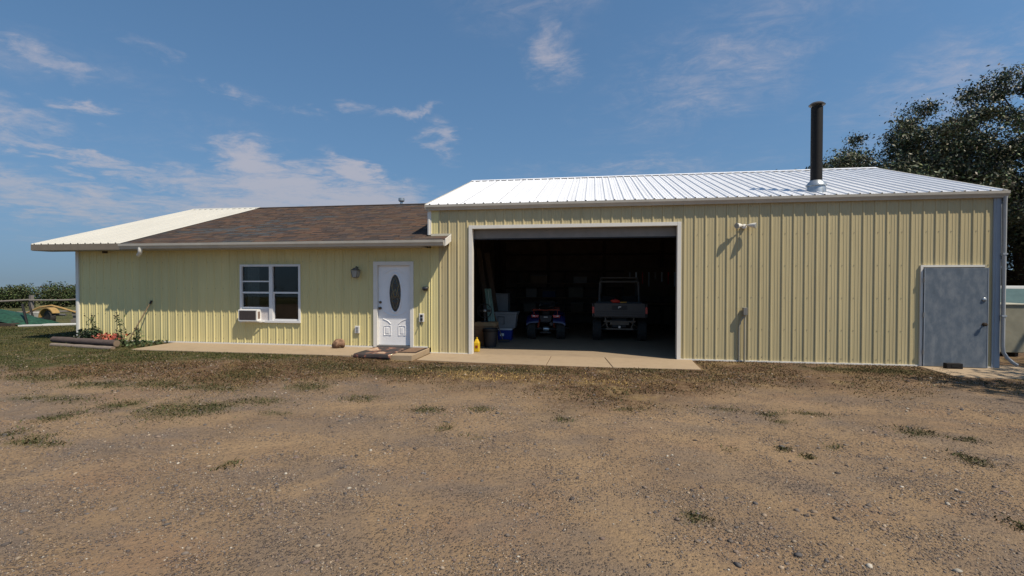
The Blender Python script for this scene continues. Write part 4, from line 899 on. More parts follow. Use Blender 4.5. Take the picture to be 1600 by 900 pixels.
yl = T('yellow_handled_tool', 'yellow handled hand tool beside red bag on tailgate', 'tool', (.86, 2.93, 1.19))
MB().tube([(.80, 2.93, 1.205), (.98, 2.91, 1.21)], .016, 8).build('handle', M('yellow_grip', (.50, .30, .06), .5), yl); MB().tube([(.72, 2.94, 1.203), (.80, 2.93, 1.205)], .008, 6).build('shaft', STEEL, yl)
# things by the left jamb
def bin_(mb, cx, cy, z0, z1, r0, r1, t=.006): return mb.lathe([(r0, z0), (r1, z1), (r1 + .018, z1), (r1 + .018, z1 + .02), (r1 - t, z1 + .02), (r0 - t, z0 + .01), (0, z0 + .01)], 22, c=(cx, cy, 0))
bk = T('black_bin', 'round black plastic bin standing inside left jamb of garage', 'bin', (-2.80, 1.42, FL))
bin_(MB(), -2.80, 1.42, FL, .50, .165, .21).build('body', BLACKP, bk, smooth=True); MB().lathe([(.228, .44), (.228, .47), (.20, .47)], 22, c=(-2.80, 1.42, 0)).build('rim_band', BLACK, bk, smooth=True)
WOODB = M('crate_wood', (.24, .14, .07), .8, var=.25, scale=5, stretch=(1, 6, 6))
cb = T('wooden_box', 'brown wooden box behind the round black bin', 'box', (-3.02, 1.85, FL))
MB().box(-3.30, -2.72, 1.66, 2.05, FL, .56).build('body', WOODB, cb); MB().box(-3.31, -2.70, 1.64, 2.07, .56, .66).build('lid', M('lid_wood', (.34, .22, .11), .8, var=.2), cb)
fn = T('round_fan', 'small round fan with dark guard on the wooden box', 'fan', (-3.08, 1.88, .66))
MB().tube([(-3.06 + .20 * math.cos(t), 1.84, .98 + .20 * math.sin(t)) for t in np.linspace(0, 6.283, 28, endpoint=False)], .012, 6, True).build('guard_ring', DKMET, fn)
for k in range(10):
    t = k * .628; MB().tube([(-3.06 + .03 * math.cos(t), 1.83, .98 + .03 * math.sin(t)), (-3.06 + .20 * math.cos(t), 1.84, .98 + .20 * math.sin(t))], .004, 4).build('guard_wire', DKMET, fn)
for k in range(4):
    t = k * 1.571; MB().beam((-3.06 + .02 * math.cos(t), 1.86, .98 + .02 * math.sin(t)), (-3.06 + .17 * math.cos(t), 1.87, .98 + .17 * math.sin(t)), .07, .006, (0, 1, 0)).build('blade', DKMET, fn)
MB().tube([(-3.06, 1.90, .66), (-3.06, 1.90, .98)], .018, 8).build('stand', STEEL, fn); MB().lathe([(.11, .66), (.11, .68), (0, .69)], 16, c=(-3.06, 1.89, 0)).build('base', BLACKP, fn)
MB().lathe([(0, 1.83), (.045, 1.84), (.05, 1.92), (0, 1.95)], 14, 'y', (-3.06, 0, .98)).build('motor', GALV, fn, smooth=True)
cl = T('blue_cooler', 'blue cooler with white lid under the grey tote', 'cooler', (-2.66, 3.02, FL))
MB().taper(-2.66, 3.02, FL, .33, .20, .15, .225, .165).build('body', M('cooler_blue', (.012, .030, .22), .4, var=.08), cl, bevel=.015)
MB().box(-2.89, -2.43, 2.85, 3.19, .33, .385).build('lid', M('cooler_lid', (.50, .52, .55), .5), cl, bevel=.012)
MB().box(-2.80, -2.68, 2.852, 2.862, .15, .23).build('sticker', LAMPW, cl)
gt = T('grey_tote', 'grey plastic storage tote sitting on the blue cooler', 'tote', (-2.64, 3.02, .385))
tt = MB().taper(-2.62, 3.02, .387, .83, .28, .19, .34, .22).build('body', M('tote_grey', (.19, .20, .205), .5, var=.08), gt, bevel=.02)
MB().box(-2.985, -2.255, 2.77, 3.27, .83, .885).build('lid', M('tote_lid', (.22, .23, .235), .5, var=.08), gt, bevel=.012)
mb = MB(); mb.tube([(-2.84, 2.795, .52), (-2.66, 2.795, .52), (-2.66, 2.785, .74), (-2.86, 2.785, .74)], .012, 6, True); mb.build('moulded_frame', M('tote_dark', (.06, .065, .07), .5), gt)
gp_ = T('leaning_green_panel', 'tall narrow green panel leaning in garage behind the black bin', 'panel', (-3.0, 2.3, FL))
MB().add([(-2.92, 2.02, FL), (-2.72, 2.10, FL), (-3.02, 2.55, 1.60), (-3.20, 2.47, 1.60), (-2.93, 2.07, FL), (-2.73, 2.15, FL), (-3.03, 2.60, 1.60), (-3.21, 2.52, 1.60)], [(0, 1, 2, 3), (7, 6, 5, 4), (0, 4, 5, 1), (1, 5, 6, 2), (2, 6, 7, 3), (3, 7, 4, 0)]).build('sheet', M('green_panel', (.10, .165, .12), .4, var=.45, scale=3, stretch=(8, 8, 1)), gp_)
MB().beam((-2.82, 2.05, .05), (-3.11, 2.50, 1.58), .02, .03).build('edge_bar', M('pale_green', (.28, .34, .26), .5), gp_)
br = T('push_broom', 'dark push broom lying on floor by the blue cooler', 'broom', (-2.58, 2.5, FL))
MB().tube([(-3.12, 2.9, 1.2), (-2.63, 2.42, .08)], .013, 6).build('handle', WOODB, br); MB().beam((-2.74, 2.38, .075), (-2.44, 2.46, .075), .06, .04).build('head', DARKWOOD, br); MB().beam((-2.74, 2.38, .034), (-2.44, 2.46, .034), .07, .042).build('bristles', BLACKP, br)
for i, (x_, y_, tx, ty, h, lab) in enumerate([(-3.2, 3.4, -3.72, 3.9, 2.9, 'tall brown plank leaning inside garage, left of its pair'), (-2.95, 3.55, -3.45, 3.95, 2.75, 'tall brown plank leaning inside garage, right of its pair')]):
    o = T('leaning_plank', lab, 'plank', (x_, y_, FL)); MB().beam((x_, y_, .09), (tx, ty, h), .16, .035, (0, 1, 0)).build('board', M('old_board', (.075, .05, .033), .85, var=.25, stretch=(4, 4, 1)), o)
cbn = T('metal_locker', 'grey metal locker standing behind the grey tote', 'locker', (-3.0, 4.2, FL))
MB().box(-3.35, -2.75, 4.0, 4.4, FL, 1.42).build('body', M('locker_grey', (.16, .165, .165), .5, var=.1), cbn)
for q in (-3.34, -3.04): MB().box(q, q + .28, 3.985, 4.0, .06, 1.38).build('door', M('locker_door', (.19, .195, .195), .45, var=.1), cbn)
for q in (-3.09, -3.0): MB().box(q, q + .015, 3.965, 3.985, .7, .82).build('handle', STEEL, cbn)
yj = T('yellow_jug', 'bright yellow jug with red label at foot of left jamb', 'jug', (-2.87, .42, FL))
YEL = M('yellow_plastic', (.62, .40, .02), .4, var=.1)
MB().loft([[(-3.02, .36, FL), (-2.88, .36, FL), (-2.88, .50, FL), (-3.02, .50, FL)], [(-3.02, .36, .24), (-2.88, .36, .24), (-2.88, .50, .24), (-3.02, .50, .24)], [(-2.98, .40, .34), (-2.92, .40, .34), (-2.92, .46, .34), (-2.98, .46, .34)]]).build('body', YEL, yj, bevel=.015)
MB().lathe([(.022, .34), (.022, .38), (.0, .385)], 10, c=(-2.95, .43, 0)).build('cap', YEL, yj); MB().box(-2.97, -2.91, .353, .358, .12, .18).build('label', M('dark_red_print', (.25, .03, .02), .5), yj)
# shelving and bench at the back, almost lost in the dark
shu = T('shelving_unit', 'dark shelving unit against back wall behind quad bike', 'shelving', (-1.9, 9.0, FL))
for xx in (-3.2, -1.2, .2):
    for yy in (8.75, 9.2): MB().box(xx, xx + .06, yy, yy + .06, FL, 2.2).build('upright', DARKWOOD, shu)
for zz in (.5, 1.1, 1.7): MB().box(-3.22, .28, 8.72, 9.28, zz, zz + .04).build('shelf', M('shelf_board', (.16, .11, .07), .8, var=.2), shu)
bx = [(-2.9, .54, .5, .35, (.20, .17, .14)), (-2.2, .54, .6, .45, (.10, .10, .12)), (-.9, .54, .5, .4, (.14, .10, .07)), (-2.8, 1.14, .45, .4, (.22, .2, .18)), (-2.1, 1.14, .55, .3, (.05, .07, .13)), (-1.0, 1.14, .6, .42, (.16, .14, .11)), (-2.6, 1.74, .7, .35, (.18, .13, .09)), (-.8, 1.74, .55, .3, (.2, .2, .2))]
nm = ['pale brown box on bottom shelf, leftmost', 'charcoal box on bottom shelf beside pale brown one', 'brown box at right end of bottom shelf', 'pale grey box at left end of middle shelf', 'navy box on middle shelf beside pale grey one', 'tan box at right end of middle shelf', 'wide brown box at left of top shelf', 'grey box at right of top shelf']
for (x_, z_, w_, h_, c__), lb in zip(bx, nm):
    o = T('storage_box', lb + ' in garage', 'box', (x_ + w_ / 2, 8.95, z_), 'boxes on the garage shelves')
    MB().box(x_, x_ + w_, 8.76, 9.14, z_, z_ + h_ * .85).build('body', M('box_%d' % int(c__[0] * 1000 + c__[2] * 100), c__, .8), o); MB().box(x_ - .01, x_ + w_ + .01, 8.75, 9.15, z_ + h_ * .85, z_ + h_).build('lid', M('box_lid', (.14, .12, .10), .8), o)
wb = T('workbench', 'dark workbench along back wall beyond utility vehicle', 'workbench', (3.0, 8.9, FL))
MB().box(1.2, 5.4, 8.5, 9.3, .88, .95).build('top', M('bench_top', (.15, .10, .06), .8, var=.25), wb)
for xx in (1.25, 3.2, 5.25):
    for yy in (8.55, 9.15): MB().box(xx, xx + .1, yy, yy + .1, FL, .88).build('leg', DARKWOOD, wb)
pg = T('tool_board', 'pegboard with hung tools above the workbench', 'tool board', (3.0, 9.38, 1.2))
MB().box(1.3, 5.2, 9.36, 9.38, 1.2, 2.4).build('board', M('pegboard', (.12, .08, .05), .8), pg)
for k in range(14): MB().box(1.5 + k * .26, 1.56 + k * .26, 9.32, 9.36, 1.9 - .1 * (k % 4), 2.2).build('hung_tool', [STEEL, GALV, REDL, GREYTRIM][k % 4], pg)

# ------------------------------------------------------------------ right edge: cabinet and parked pickup
cbm = M('faded_cabinet_paint', (.24, .23, .175), .6, var=.2, scale=4, col2=(.20, .15, .09), c2=(.62, .78))
cab = T('metal_cabinet', 'faded beige metal cabinet beside right corner of garage', 'cabinet', (10.1, 2.2, 0))
MB().box(9.62, 10.34, 1.85, 2.55, .10, 1.26).build('body', cbm, cab, bevel=.015); MB().box(9.59, 10.37, 1.82, 2.58, 1.26, 1.30).build('lid', M('cabinet_lid', (.42, .41, .34), .55, var=.15), cab, bevel=.01)
for zz in (.35, .75, 1.1): MB().box(10.34, 10.38, 1.95, 2.03, zz, zz + .09).build('hinge', M('hinge_rust', (.06, .04, .03), .8), cab)
for xx in (9.68, 10.22): MB().box(xx, xx + .07, 1.95, 2.4, -.05, .10).build('foot', DARKWOOD, cab)
TW = M('truck_white', (.62, .63, .62), .3, var=.06); CHROME = M('chrome', (.65, .66, .67), .15, metal=1., var=.05)
tk = T('parked_pickup', 'white pickup truck with teal windshield parked behind garage corner', 'pickup', (13.15, 6.6, terrain(13.15, 6.6).item() if hasattr(terrain(13.15, 6.6), 'item') else 0.), rotz=rad(-40))
# local: faces -y
MB().loft([[(-.90, -2.35, .55), (.90, -2.35, .55), (.88, -2.35, 1.02), (-.88, -2.35, 1.02)], [(-.94, -1.9, .45), (.94, -1.9, .45), (.90, -1.9, 1.10), (-.90, -1.9, 1.10)], [(-.95, -.95, .42), (.95, -.95, .42), (.92, -.95, 1.16), (-.92, -.95, 1.16)], [(-.95, 1.0, .42), (.95, 1.0, .42), (.92, 1.0, 1.16), (-.92, 1.0, 1.16)], [(-.95, 2.8, .5), (.95, 2.8, .5), (.92, 2.8, 1.16), (-.92, 2.8, 1.16)]]).build('body', TW, tk, local=True, bevel=.03)
MB().loft([[(-.80, -.32, 1.60), (.80, -.32, 1.60), (.76, -.25, 1.70), (-.76, -.25, 1.70)], [(-.80, .75, 1.60), (.80, .75, 1.60), (.76, .70, 1.70), (-.76, .70, 1.70)]]).build('cab_roof', TW, tk, local=True, bevel=.02)
for sx in (-1, 1):
    MB().beam((sx * .88, -.95, 1.15), (sx * .79, -.30, 1.63), .06, .05).build('windshield_pillar', TW, tk, local=True)
    MB().beam((sx * .88, .80, 1.15), (sx * .79, .72, 1.63), .07, .08).build('rear_pillar', TW, tk, local=True)
    MB().add([(sx * .89, -.88, 1.16), (sx * .89, .77, 1.16), (sx * .80, .70, 1.60), (sx * .80, -.30, 1.60)], [(0, 1, 2, 3)]).build('side_window', GLASST, tk, local=True)
    MB().lathe([(.10, -2.40), (.10, -2.36), (.0, -2.42)][:2], 14, 'y', (sx * .70, 0, .86)).build('headlight', LAMPG, tk, local=True)
    for yy in (-1.5, 1.75): wheel(tk, sx * .80, yy, .37, .24, CHROME)
    MB().box(sx * 1.0 - .08, sx * 1.0 + .08, -.78, -.70, 1.18, 1.36).build('mirror', BLACKP, tk, local=True)
MB().add([(-.86, -.93, 1.165), (.86, -.93, 1.165), (.77, -.32, 1.61), (-.77, -.32, 1.61)], [(0, 1, 2, 3)]).build('windshield', GLASST, tk, local=True)
MB().add([(-.84, .79, 1.165), (.84, .79, 1.165), (.77, .73, 1.61), (-.77, .73, 1.61)], [(0, 1, 2, 3)]).build('rear_window', GLASST, tk, local=True)
MB().box(-.55, .55, -2.385, -2.35, .72, .98).build('grille', BLACK, tk, local=True)
for k in range(3): MB().box(-.88, .88, -2.40, -2.385, .74 + k * .10, .775 + k * .10).build('grille_bar', CHROME, tk, local=True)
MB().box(-.96, .96, -2.50, -2.37, .46, .62).build('front_bumper', CHROME, tk, local=True, bevel=.02)
MB().box(-.75, .75, -.2, .6, .7, 1.12).build('interior', BLACKP, tk, local=True)

# ------------------------------------------------------------------ left background
def gz(x, y): return float(terrain(np.array([x]), np.array([y]))[0])
GREYW = M('grey_fence_wood', (.17, .15, .135), .9, var=.3, scale=4, stretch=(1, 6, 6))
fe = T('rail_fence', 'weathered grey two-rail wooden fence beyond the lawn', 'fence', (-33, 13, gz(-33, 13)))
fa, fb = Vector((-44.0, 9.0, 0)), Vector((-24.0, 17.2, 0)); fd_ = (fb - fa); nF = 7
for i in range(nF):
    p = fa + fd_ * (i / (nF - 1)); z = gz(p.x, p.y)
    MB().beam((p.x, p.y, z - .3), (p.x, p.y, z + 1.62), .16, .16).build('post', GREYW, fe)
    if i < nF - 1:
        q = fa + fd_ * ((i + 1) / (nF - 1)); z2 = gz(q.x, q.y)
        for h, dr_ in ((1.32, .03), (.62, -.02)): MB().tube([(p.x, p.y - .11, z + h), ((p.x + q.x) / 2, (p.y + q.y) / 2 - .11, (z + z2) / 2 + h - .04), (q.x, q.y - .11, z2 + h + dr_)], .055, 8).build('rail', GREYW, fe)
GRN = M('green_tarp', (.013, .052, .030), .6, var=.6, scale=7, bump=.7, bscale=6)
tp = T('green_tarp_pile', 'low pile under green tarp with dark poles beside the fence', 'tarp', (-24.3, 5.0, gz(-24.3, 5)))
tz = gz(-24.3, 5.0); rows = []
for jx in range(14):
    row = []
    for jy in range(9):
        u, v = jx / 13, jy / 8; x_ = -27.0 + 4.0 * u; y_ = 4.4 + 1.5 * v + .3 * u
        h = .86 * math.sin(math.pi * (.12 + .76 * v)) ** .8 * (1 - .5 * u) * (min(1, (1 - u) * 3.2) ** .6) + .05 * math.sin(u * 17 + v * 5) * math.sin(v * 9)
        row.append((x_, y_, tz + max(h, .03)))
    rows.append(row)
mb = MB(); mb.v = [p for r in rows for p in r]; mb.f = [(a * 9 + b, a * 9 + b + 1, (a + 1) * 9 + b + 1, (a + 1) * 9 + b) for a in range(13) for b in range(8)]
mb.build('tarp_sheet', GRN, tp, smooth=True)
MB().box(-26.8, -23.4, 4.55, 5.9, tz - .02, tz + .16).build('pallet', DARKWOOD, tp)
for a, b in (((-24.9, 4.3, tz + .02), (-25.5, 4.5, tz + 1.0)), ((-26.4, 4.35, tz + .2), (-25.0, 4.3, tz + .78)), ((-23.2, 5.0, tz), (-23.75, 5.2, tz + .92))): MB().tube([a, b], .045, 6).build('pole', BLACK, tp)
im = T('yellow_farm_implement', 'old farm implement with yellow fender arches and one tyre by fence', 'implement', (-23.6, 6.6, gz(-23.6, 6.6)))
iz = gz(-23.6, 6.6); YF = M('faded_yellow', (.33, .21, .075), .55, var=.25)
MB().tube([(-25.2, 6.4, iz + .45), (-24.6, 6.5, iz + .72), (-24.0, 6.55, iz + .80), (-23.4, 6.6, iz + .66), (-22.9, 6.7, iz + .50)], [.04, .05, .05, .05, .04], 8).build('boom', YF, im, smooth=True)
MB().loft([[(-23.75 + .40 * math.cos(t), 6.1, iz + .34 + .40 * math.sin(t)), (-23.75 + .40 * math.cos(t), 6.4, iz + .34 + .40 * math.sin(t)), (-23.75 + .36 * math.cos(t), 6.4, iz + .34 + .36 * math.sin(t)), (-23.75 + .36 * math.cos(t), 6.1, iz + .34 + .36 * math.sin(t))] for t in np.linspace(.4, math.pi + .1, 14)]).build('fender', YF, im, smooth=True)
w_ = tyre_mesh(.31, .2).build('tyre', RUBBER, im, local=True); w_.location = Vector((-23.72, 6.25, iz + .31)) - Vector(im.location); w_.rotation_euler = (0, 0, rad(75))
MB().tube([(-25.4, 6.3, iz + .38), (-24.2, 6.3, iz + .42), (-23.2, 6.5, iz + .40)], .05, 8).build('frame_beam', STEEL, im)
MB().taper(-25.25, 6.2, iz + .02, iz + .40, .36, .14, .05, .05).build('hopper', WHITE, im)
MB().box(-24.75, -24.15, 6.2, 6.55, iz + .20, iz + .52).build('gearbox', M('faded_white', (.45, .43, .38), .6, var=.3), im, bevel=.02)
for xx in (-24.9, -24.0): MB().beam((xx, 6.3, iz), (xx + .1, 6.3, iz + .45), .06, .06).build('leg', BLACK, im)
MB().tube([(-24.05, 5.9, iz), (-24.5, 6.0, iz + .95)], .04, 6).build('lever', BLACK, im)
tb = T('timber_stack', 'stacked grey timbers on ground beside the farm implement', 'timber', (-22.3, 6.9, gz(-22.3, 6.9)))
tz = gz(-22.3, 6.9)
for k, (o_, h_) in enumerate(((0, .08), (.22, .08), (.1, .24), (0.05, .40))): MB().beam((-23.1, 6.7 + o_, tz + h_), (-20.4, 7.2 + o_, tz + h_), .18, .15).build('timber', GREYW, tb)
for k, (a, b, lab) in enumerate([((-22.6, 4.3), (-19.6, 4.9), 'nearer of two long white boards lying on lawn'), ((-22.3, 4.95), (-19.2, 5.3), 'farther of two long white boards lying on lawn')]):
    o = T('white_board', lab, 'board', (a[0], a[1], gz(*a)), 'white boards on the lawn'); MB().beam((a[0], a[1], gz(*a) + .04), (b[0], b[1], gz(*b) + .05), .22, .05).build('board', WHITE, o)

# ------------------------------------------------------------------ trees
BARK = M('bark', (.085, .065, .05), .95, var=.35, scale=5, stretch=(4, 4, 1), bump=.6, bscale=12)
TLEAF = M('tree_leaf', (.05, .075, .03), .5, var=.25, scale=3, attr=True, spec=.35)
def tree(label, x, y, h, crown, nclump, per, size, seed, base=(.056, .064, .034), low=.0, spread=.85):
    """crown: centre (dx, dy, z), radii"""
    rr = random.Random(seed); r = np.random.default_rng(seed); z0 = gz(x, y); o = T('leafy_tree', label, 'tree', (x, y, z0))
    (cx, cy, cz), (ax, ay, az_) = crown; mbt = MB(); mbt.tube([(x, y, z0 - .3), (x + .1, y, z0 + h * .12), (x - .05, y + .1, z0 + h * .3), (x + cx * .3, y, z0 + h * .5), (x + cx * .5, y, z0 + h * .78)], [h * .038, h * .030, h * .025, h * .017, h * .006], 12); mbt.build('trunk', BARK, o, smooth=True)
    ctr = []
    while len(ctr) < nclump:
        d = np.array([rr.gauss(0, 1) for _ in range(3)]); d /= np.linalg.norm(d); q = rr.random() ** (1 / 3.) ; q = .45 + .55 * q if rr.random() < .75 else q
        bump_ = 1 + .16 * math.sin(d[0] * 5 + seed) + .14 * math.sin(d[1] * 6 + d[2] * 7)
        p = np.array([x + cx + d[0] * ax * q * bump_, y + cy + d[1] * ay * q * bump_, z0 + cz + d[2] * az_ * q * bump_])
        if p[2] > z0 + low: ctr.append(p)
    ctr = np.array(ctr); limbs = MB()
    for k in range(0, nclump, max(1, nclump // 60)):
        p = ctr[k]; t = min(.78, max(.18, (p[2] - z0) / h * .7)); s_ = Vector((x + cx * .5 * t, y, z0 + h * t)); e_ = Vector(p); mid_ = s_.lerp(e_, .5) + Vector((0, 0, -.04 * (e_ - s_).length))
        limbs.tube([s_, mid_, e_], [h * .010, h * .006, h * .002], 5)
    lo_ = limbs.build('limbs', BARK, o); lo_['kind'] = 'stuff'
    cs = r.uniform(.45, 1.0, nclump) * spread
    idx_ = np.repeat(np.arange(nclump), per); off = r.normal(size=(nclump * per, 3)) * np.array((.55, .55, .38)) * cs[idx_][:, None]
    C = ctr[idx_] + off; tone = r.uniform(.65, 1.35, nclump)[idx_] * np.where(r.random(nclump * per) < .22, 1.9, 1.)  # random clump tones; leaf glints put into the colour as paler leaves
    crn = leaves('crown', C, size, base, .35, o, TLEAF, .25, .42, seed)
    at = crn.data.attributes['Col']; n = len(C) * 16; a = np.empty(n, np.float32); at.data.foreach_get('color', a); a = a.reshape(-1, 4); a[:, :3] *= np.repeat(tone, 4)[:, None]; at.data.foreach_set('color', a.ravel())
    crn['kind'] = 'stuff'; return o
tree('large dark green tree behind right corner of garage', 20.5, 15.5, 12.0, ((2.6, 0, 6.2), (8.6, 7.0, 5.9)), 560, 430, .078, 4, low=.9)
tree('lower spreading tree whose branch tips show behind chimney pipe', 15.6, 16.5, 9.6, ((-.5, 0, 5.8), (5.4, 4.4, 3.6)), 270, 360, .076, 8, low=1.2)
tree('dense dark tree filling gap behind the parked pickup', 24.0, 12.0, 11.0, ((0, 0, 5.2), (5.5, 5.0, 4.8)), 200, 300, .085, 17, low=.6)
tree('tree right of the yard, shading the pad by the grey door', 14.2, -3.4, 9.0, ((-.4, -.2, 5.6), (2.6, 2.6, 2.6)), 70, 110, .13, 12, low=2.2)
# far woodland: one mass
C = []; 
for x_, y_, n_ in [(-178 + 4.2 * i + random.uniform(-.8, .8), 96 + 2.0 * i + random.uniform(-3, 3), 2100) for i in np.arange(-6, 20, .42)] + [(-170 + 9 * i, -150 + random.uniform(-8, 8) - .02 * (i - 18) ** 2, 110) for i in range(38)] + [(30 + 7 * i, 160 - 2 * i + random.uniform(-5, 5), 90) for i in range(24)]:
    z = gz(x_, y_); h = random.uniform(5.6, 7.2) + 1.2 * math.sin(x_ * .21) * math.sin(x_ * .083); rx_ = random.uniform(2.6, 4.4)
    q = RNG.normal(size=(n_, 3)); q /= np.linalg.norm(q, axis=1)[:, None]; q *= (RNG.random((n_, 1)) ** .45) * (1 + .2 * np.sin(q[:, :1] * 6) * np.cos(q[:, 2:] * 7))
    C.append(q * np.array((rx_, rx_, h * .5)) + np.array((x_, y_, z + h * .48)))
C = np.concatenate(C); wl_ = leaves('far_woodland', C, .20, (.050, .066, .022), .60, None, M('far_leaf', (.04, .06, .02), .8, var=.3, scale=.4, attr=True), .4, .8, 31)
tag(wl_, 'distant band of dark green trees along the horizon', 'woodland', kind='stuff')

# ------------------------------------------------------------------ gravel, grass, weeds
def in_view_strip(n, d0, d1, wmul=1.10):
    """random ground points in front of the camera's standpoint, from d0 to d1 metres ahead"""
    d = np.sqrt(RNG.uniform(d0 * d0, d1 * d1, n)); s = RNG.uniform(-1.16, 1.16, n) * wmul
    return d * (FW.x + s * RT.x), -11.947 + d * (FW.y + s * RT.y)
bmi = bmesh.new(); bmesh.ops.create_icosphere(bmi, subdivisions=1, radius=1.); ICO = np.array([v.co[:] for v in bmi.verts]); ICF = np.array([[v.index for v in f.verts] for f in bmi.faces]); bmi.free()
ICO = ICO[:12]; bmi = bmesh.new(); bmesh.ops.create_icosphere(bmi, subdivisions=1, radius=1.)
ICO = np.array([v.co[:] for v in bmi.verts]); ICF = np.array([[v.index for v in f.verts] for f in bmi.faces]); bmi.free()
if len(ICO) > 12:      # subdivision 1 is the plain icosahedron in current versions; keep it light otherwise
    t_ = (1 + 5 ** .5) / 2; ICO = np.array([(-1, t_, 0), (1, t_, 0), (-1, -t_, 0), (1, -t_, 0), (0, -1, t_), (0, 1, t_), (0, -1, -t_), (0, 1, -t_), (t_, 0, -1), (t_, 0, 1), (-t_, 0, -1), (-t_, 0, 1)]) / (1 + t_ * t_) ** .5
    ICF = np.array([(0, 11, 5), (0, 5, 1), (0, 1, 7), (0, 7, 10), (0, 10, 11), (1, 5, 9), (5, 11, 4), (11, 10, 2), (10, 7, 6), (7, 1, 8), (3, 9, 4), (3, 4, 2), (3, 2, 6), (3, 6, 8), (3, 8, 9), (4, 9, 5), (2, 4, 11), (6, 2, 10), (8, 6, 7), (9, 8, 1)])
px, py, ps = [], [], []
for n_, a, b, r0, r1 in ((70000, 2.6, 5.2, .003, .0105), (60000, 5.0, 8.0, .0045, .0125), (34000, 8.0, 12.0, .0065, .015), (3000, 2.6, 7.0, .010, .025), (1100, 6, 11.5, .013, .028)):
    x_, y_ = in_view_strip(n_, a, b); dens = fbm(x_, y_, .9, 4, 71) * .5 + fbm(x_, y_, 3.6, 3, 73) * .5
    keep = (RNG.random(n_) < (sstep(.42, .60, dens) * .93 + .07) * (1 - .65 * track_w(x_, y_))) & (y_ < -1.45) & (RNG.random(n_) > .6 * lawn_w(x_, y_))
    x_, y_ = x_[keep], y_[keep]; px.append(x_); py.append(y_); ps.append(r0 + (r1 - r0) * RNG.random(len(x_)) ** 2.2)
OCT = np.array([(1, 0, 0), (-1, 0, 0), (0, 1, 0), (0, -1, 0), (0, 0, 1), (0, 0, -1)], float); OCF = np.array([(0, 2, 4), (2, 1, 4), (1, 3, 4), (3, 0, 4), (2, 0, 5), (1, 2, 5), (3, 1, 5), (0, 3, 5)])
px, py, ps = map(np.concatenate, (px, py, ps)); n = len(px); pz = terrain(px, py)
sc3 = np.stack([ps * RNG.uniform(.8, 1.5, n), ps * RNG.uniform(.7, 1.1, n), ps * RNG.uniform(.45, .8, n)], -1); an = RNG.uniform(0, 6.28, n)
ca_, sa_ = np.cos(an)[:, None], np.sin(an)[:, None]
pal = np.array([(.135, .110, .092), (.185, .138, .104), (.100, .090, .086), (.215, .160, .112), (.150, .108, .088), (.27, .21, .15), (.066, .054, .048), (.38, .34, .28)])
pc = pal[RNG.choice(8, n, p=[.18, .16, .17, .15, .1, .12, .09, .03])] * RNG.uniform(.75, 1.25, (n, 1))
VV, FF, CC, base_ = [], [], [], 0
for sel_, SH, SF in ((ps < .0125, OCT, OCF), (ps >= .0125, ICO, ICF)):
    ii = np.nonzero(sel_)[0]; k = len(SH)
    V = SH[None] * (1 + .22 * RNG.normal(size=(len(ii), k, 1)).clip(-1.5, 1.5)) * sc3[ii][:, None]
    V = np.stack([V[..., 0] * ca_[ii] - V[..., 1] * sa_[ii], V[..., 0] * sa_[ii] + V[..., 1] * ca_[ii], V[..., 2]], -1) + np.stack([px, py, pz + ps * .12], -1)[ii][:, None]
    VV.append(V.reshape(-1, 3)); FF.append((SF[None] + k * np.arange(len(ii))[:, None, None]).reshape(-1, 3) + base_); CC.append(np.repeat(pc[ii], k, 0)); base_ += len(ii) * k
gvl = np_mesh('gravel', np.concatenate(VV), np.concatenate(FF), M('gravel_stone', (.15, .12, .1), .85, var=.2, scale=60, attr=True), np.concatenate(CC))
tag(gvl, 'loose grey and brown gravel scattered over the dirt yard', 'gravel', kind='stuff')
def blades(name, x, y, h, w, cols, lean=.6, mat=None):
    n = len(x); z = terrain(x, y) - .004; a = RNG.uniform(0, 6.283, n); l = RNG.uniform(.1, 1, n) * lean * h; b = RNG.uniform(0, 6.283, n)
    dx_, dy_ = np.cos(a) * w / 2, np.sin(a) * w / 2; lx, ly = np.cos(b) * l, np.sin(b) * l
    V = np.stack([np.stack([x - dx_, y - dy_, z], -1), np.stack([x + dx_, y + dy_, z], -1), np.stack([x + lx * .35 + dx_ * .7, y + ly * .35 + dy_ * .7, z + h * .6], -1), np.stack([x + lx, y + ly, z + h * .95], -1), np.stack([x + lx * .35 - dx_ * .7, y + ly * .35 - dy_ * .7, z + h * .6], -1)], 1)
    return np_mesh(name, V.reshape(-1, 3), np.arange(5 * n).reshape(n, 5), mat, np.repeat(cols, 5, 0))
GRASS = M('grass_blade', (.06, .075, .025), .7, var=.2, scale=20, attr=True, spec=.2)
# lawn
x_ = RNG.uniform(-27, -5.5, 90000); y_ = RNG.uniform(-5.2, 6.5, 90000); k = (RNG.random(90000) < lawn_w(x_, y_) * sstep(.26, .50, fbm(x_, y_, .9, 4, 81))) & ((y_ < -.05) | (x_ < HX0 - .05)) & ~((x_ > -11.5) & (y_ > -1.4)) & ~((x_ > -14.3) & (x_ < -11.5) & (y_ > -1.15)) & ((y_ < 3.5) | (RNG.random(90000) < .5))
x_, y_ = x_[k], y_[k]; n = len(x_); dry = np.clip(fbm(x_, y_, .7, 3, 83) * 2.2 - .75 + .25 * RNG.normal(size=n), 0, 1)[:, None]
cl_ = (np.array((.040, .052, .014)) * (1 - dry) + np.array((.135, .105, .042)) * dry) * RNG.uniform(.6, 1.4, (n, 1))
tag(blades('lawn_grass', x_, y_, RNG.uniform(.02, .06, n), RNG.uniform(.008, .018, n), cl_, .9, GRASS), 'short green and straw coloured grass at left of the house', 'grass', kind='stuff')
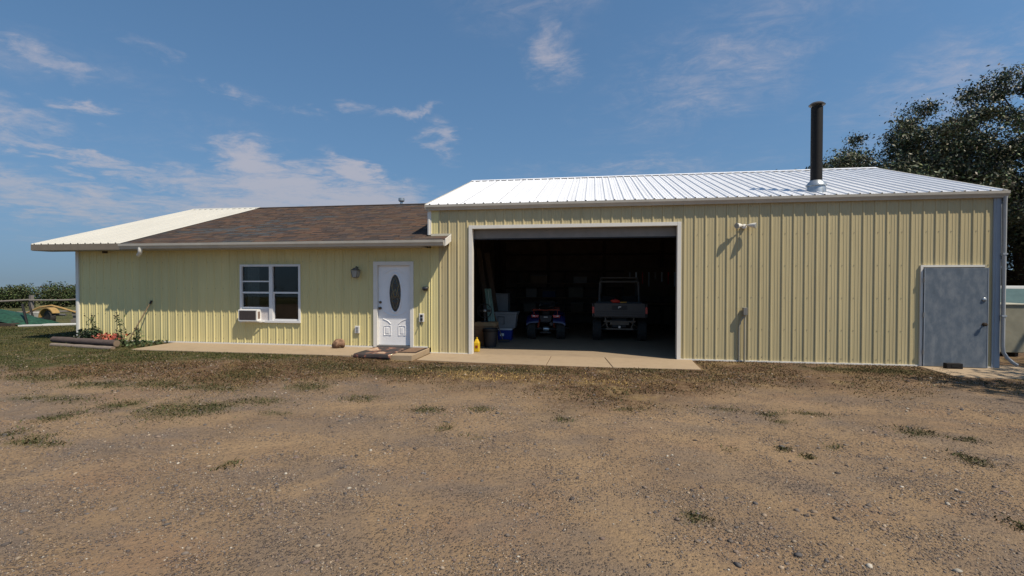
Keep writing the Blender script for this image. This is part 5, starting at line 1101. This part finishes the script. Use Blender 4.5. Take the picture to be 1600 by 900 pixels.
# patches in the yard
X_, Y_ = [], []
for cx, cy, a, b in PATCH:
    n_ = int(900 * a * b / .1 * 1.0) + 110; q = RNG.normal(size=(n_, 2)) * .75; X_.append(cx + q[:, 0] * a); Y_.append(cy + q[:, 1] * b)
x_, y_ = np.concatenate(X_), np.concatenate(Y_); k = (RNG.random(len(x_)) < sstep(.30, .56, fbm(x_, y_, 2.6, 3, 91))) & ~((y_ > -1.3) & (x_ < 2.3)); x_, y_ = x_[k], y_[k]; n = len(x_)
cl_ = np.where(RNG.random((n, 1)) < .72, np.array((.050, .058, .019)), np.array((.13, .095, .045))) * RNG.uniform(.6, 1.4, (n, 1))
tag(blades('yard_weeds', x_, y_, RNG.uniform(.008, .015, n) + .035 * RNG.random(n) ** 4, RNG.uniform(.006, .015, n), cl_, 1.9, GRASS), 'low green weed patches growing in the dirt yard', 'weeds', kind='stuff')
# dry litter along the building
NL = 190000
x_ = RNG.uniform(-12, 11, NL); y_ = RNG.uniform(-5.8, -.03, NL)
sw = np.exp(-((x_ + 1.9) / 1.15) ** 2 - ((y_ + 2.75) / .38) ** 2)
k = (RNG.random(NL) < np.maximum(sw * .9, litter_w(x_, y_) ** 1.3 * sstep(.30, .52, fbm(x_, y_, 1.4, 4, 95)) * .85))
k &= ~((x_ > -11.5) & (x_ < 2.3) & (y_ > -1.36)) & ~((x_ > 6.9) & (y_ > -1.3)); x_, y_ = x_[k], y_[k]; n = len(x_)
pl = np.array([(.100, .060, .028), (.150, .095, .042), (.060, .038, .022), (.21, .145, .062), (.048, .056, .018), (.36, .24, .085)]); sel = RNG.choice(5, n, p=[.30, .22, .18, .06, .24])
straw = np.maximum(np.exp(-((x_ + 1.9) / 1.15) ** 2 - ((y_ + 2.75) / .38) ** 2), .8 * np.exp(-((x_ - .1) / .8) ** 2 - ((y_ + 2.9) / .25) ** 2)); sel[RNG.random(n) < straw * 1.2] = 5
tag(blades('dry_weed_litter', x_, y_, RNG.uniform(.008, .035, n), RNG.uniform(.008, .022, n), pl[sel] * RNG.uniform(.7, 1.3, (n, 1)), 1.8, GRASS), 'dry brown weeds and leaf litter along the front of building', 'litter', kind='stuff')
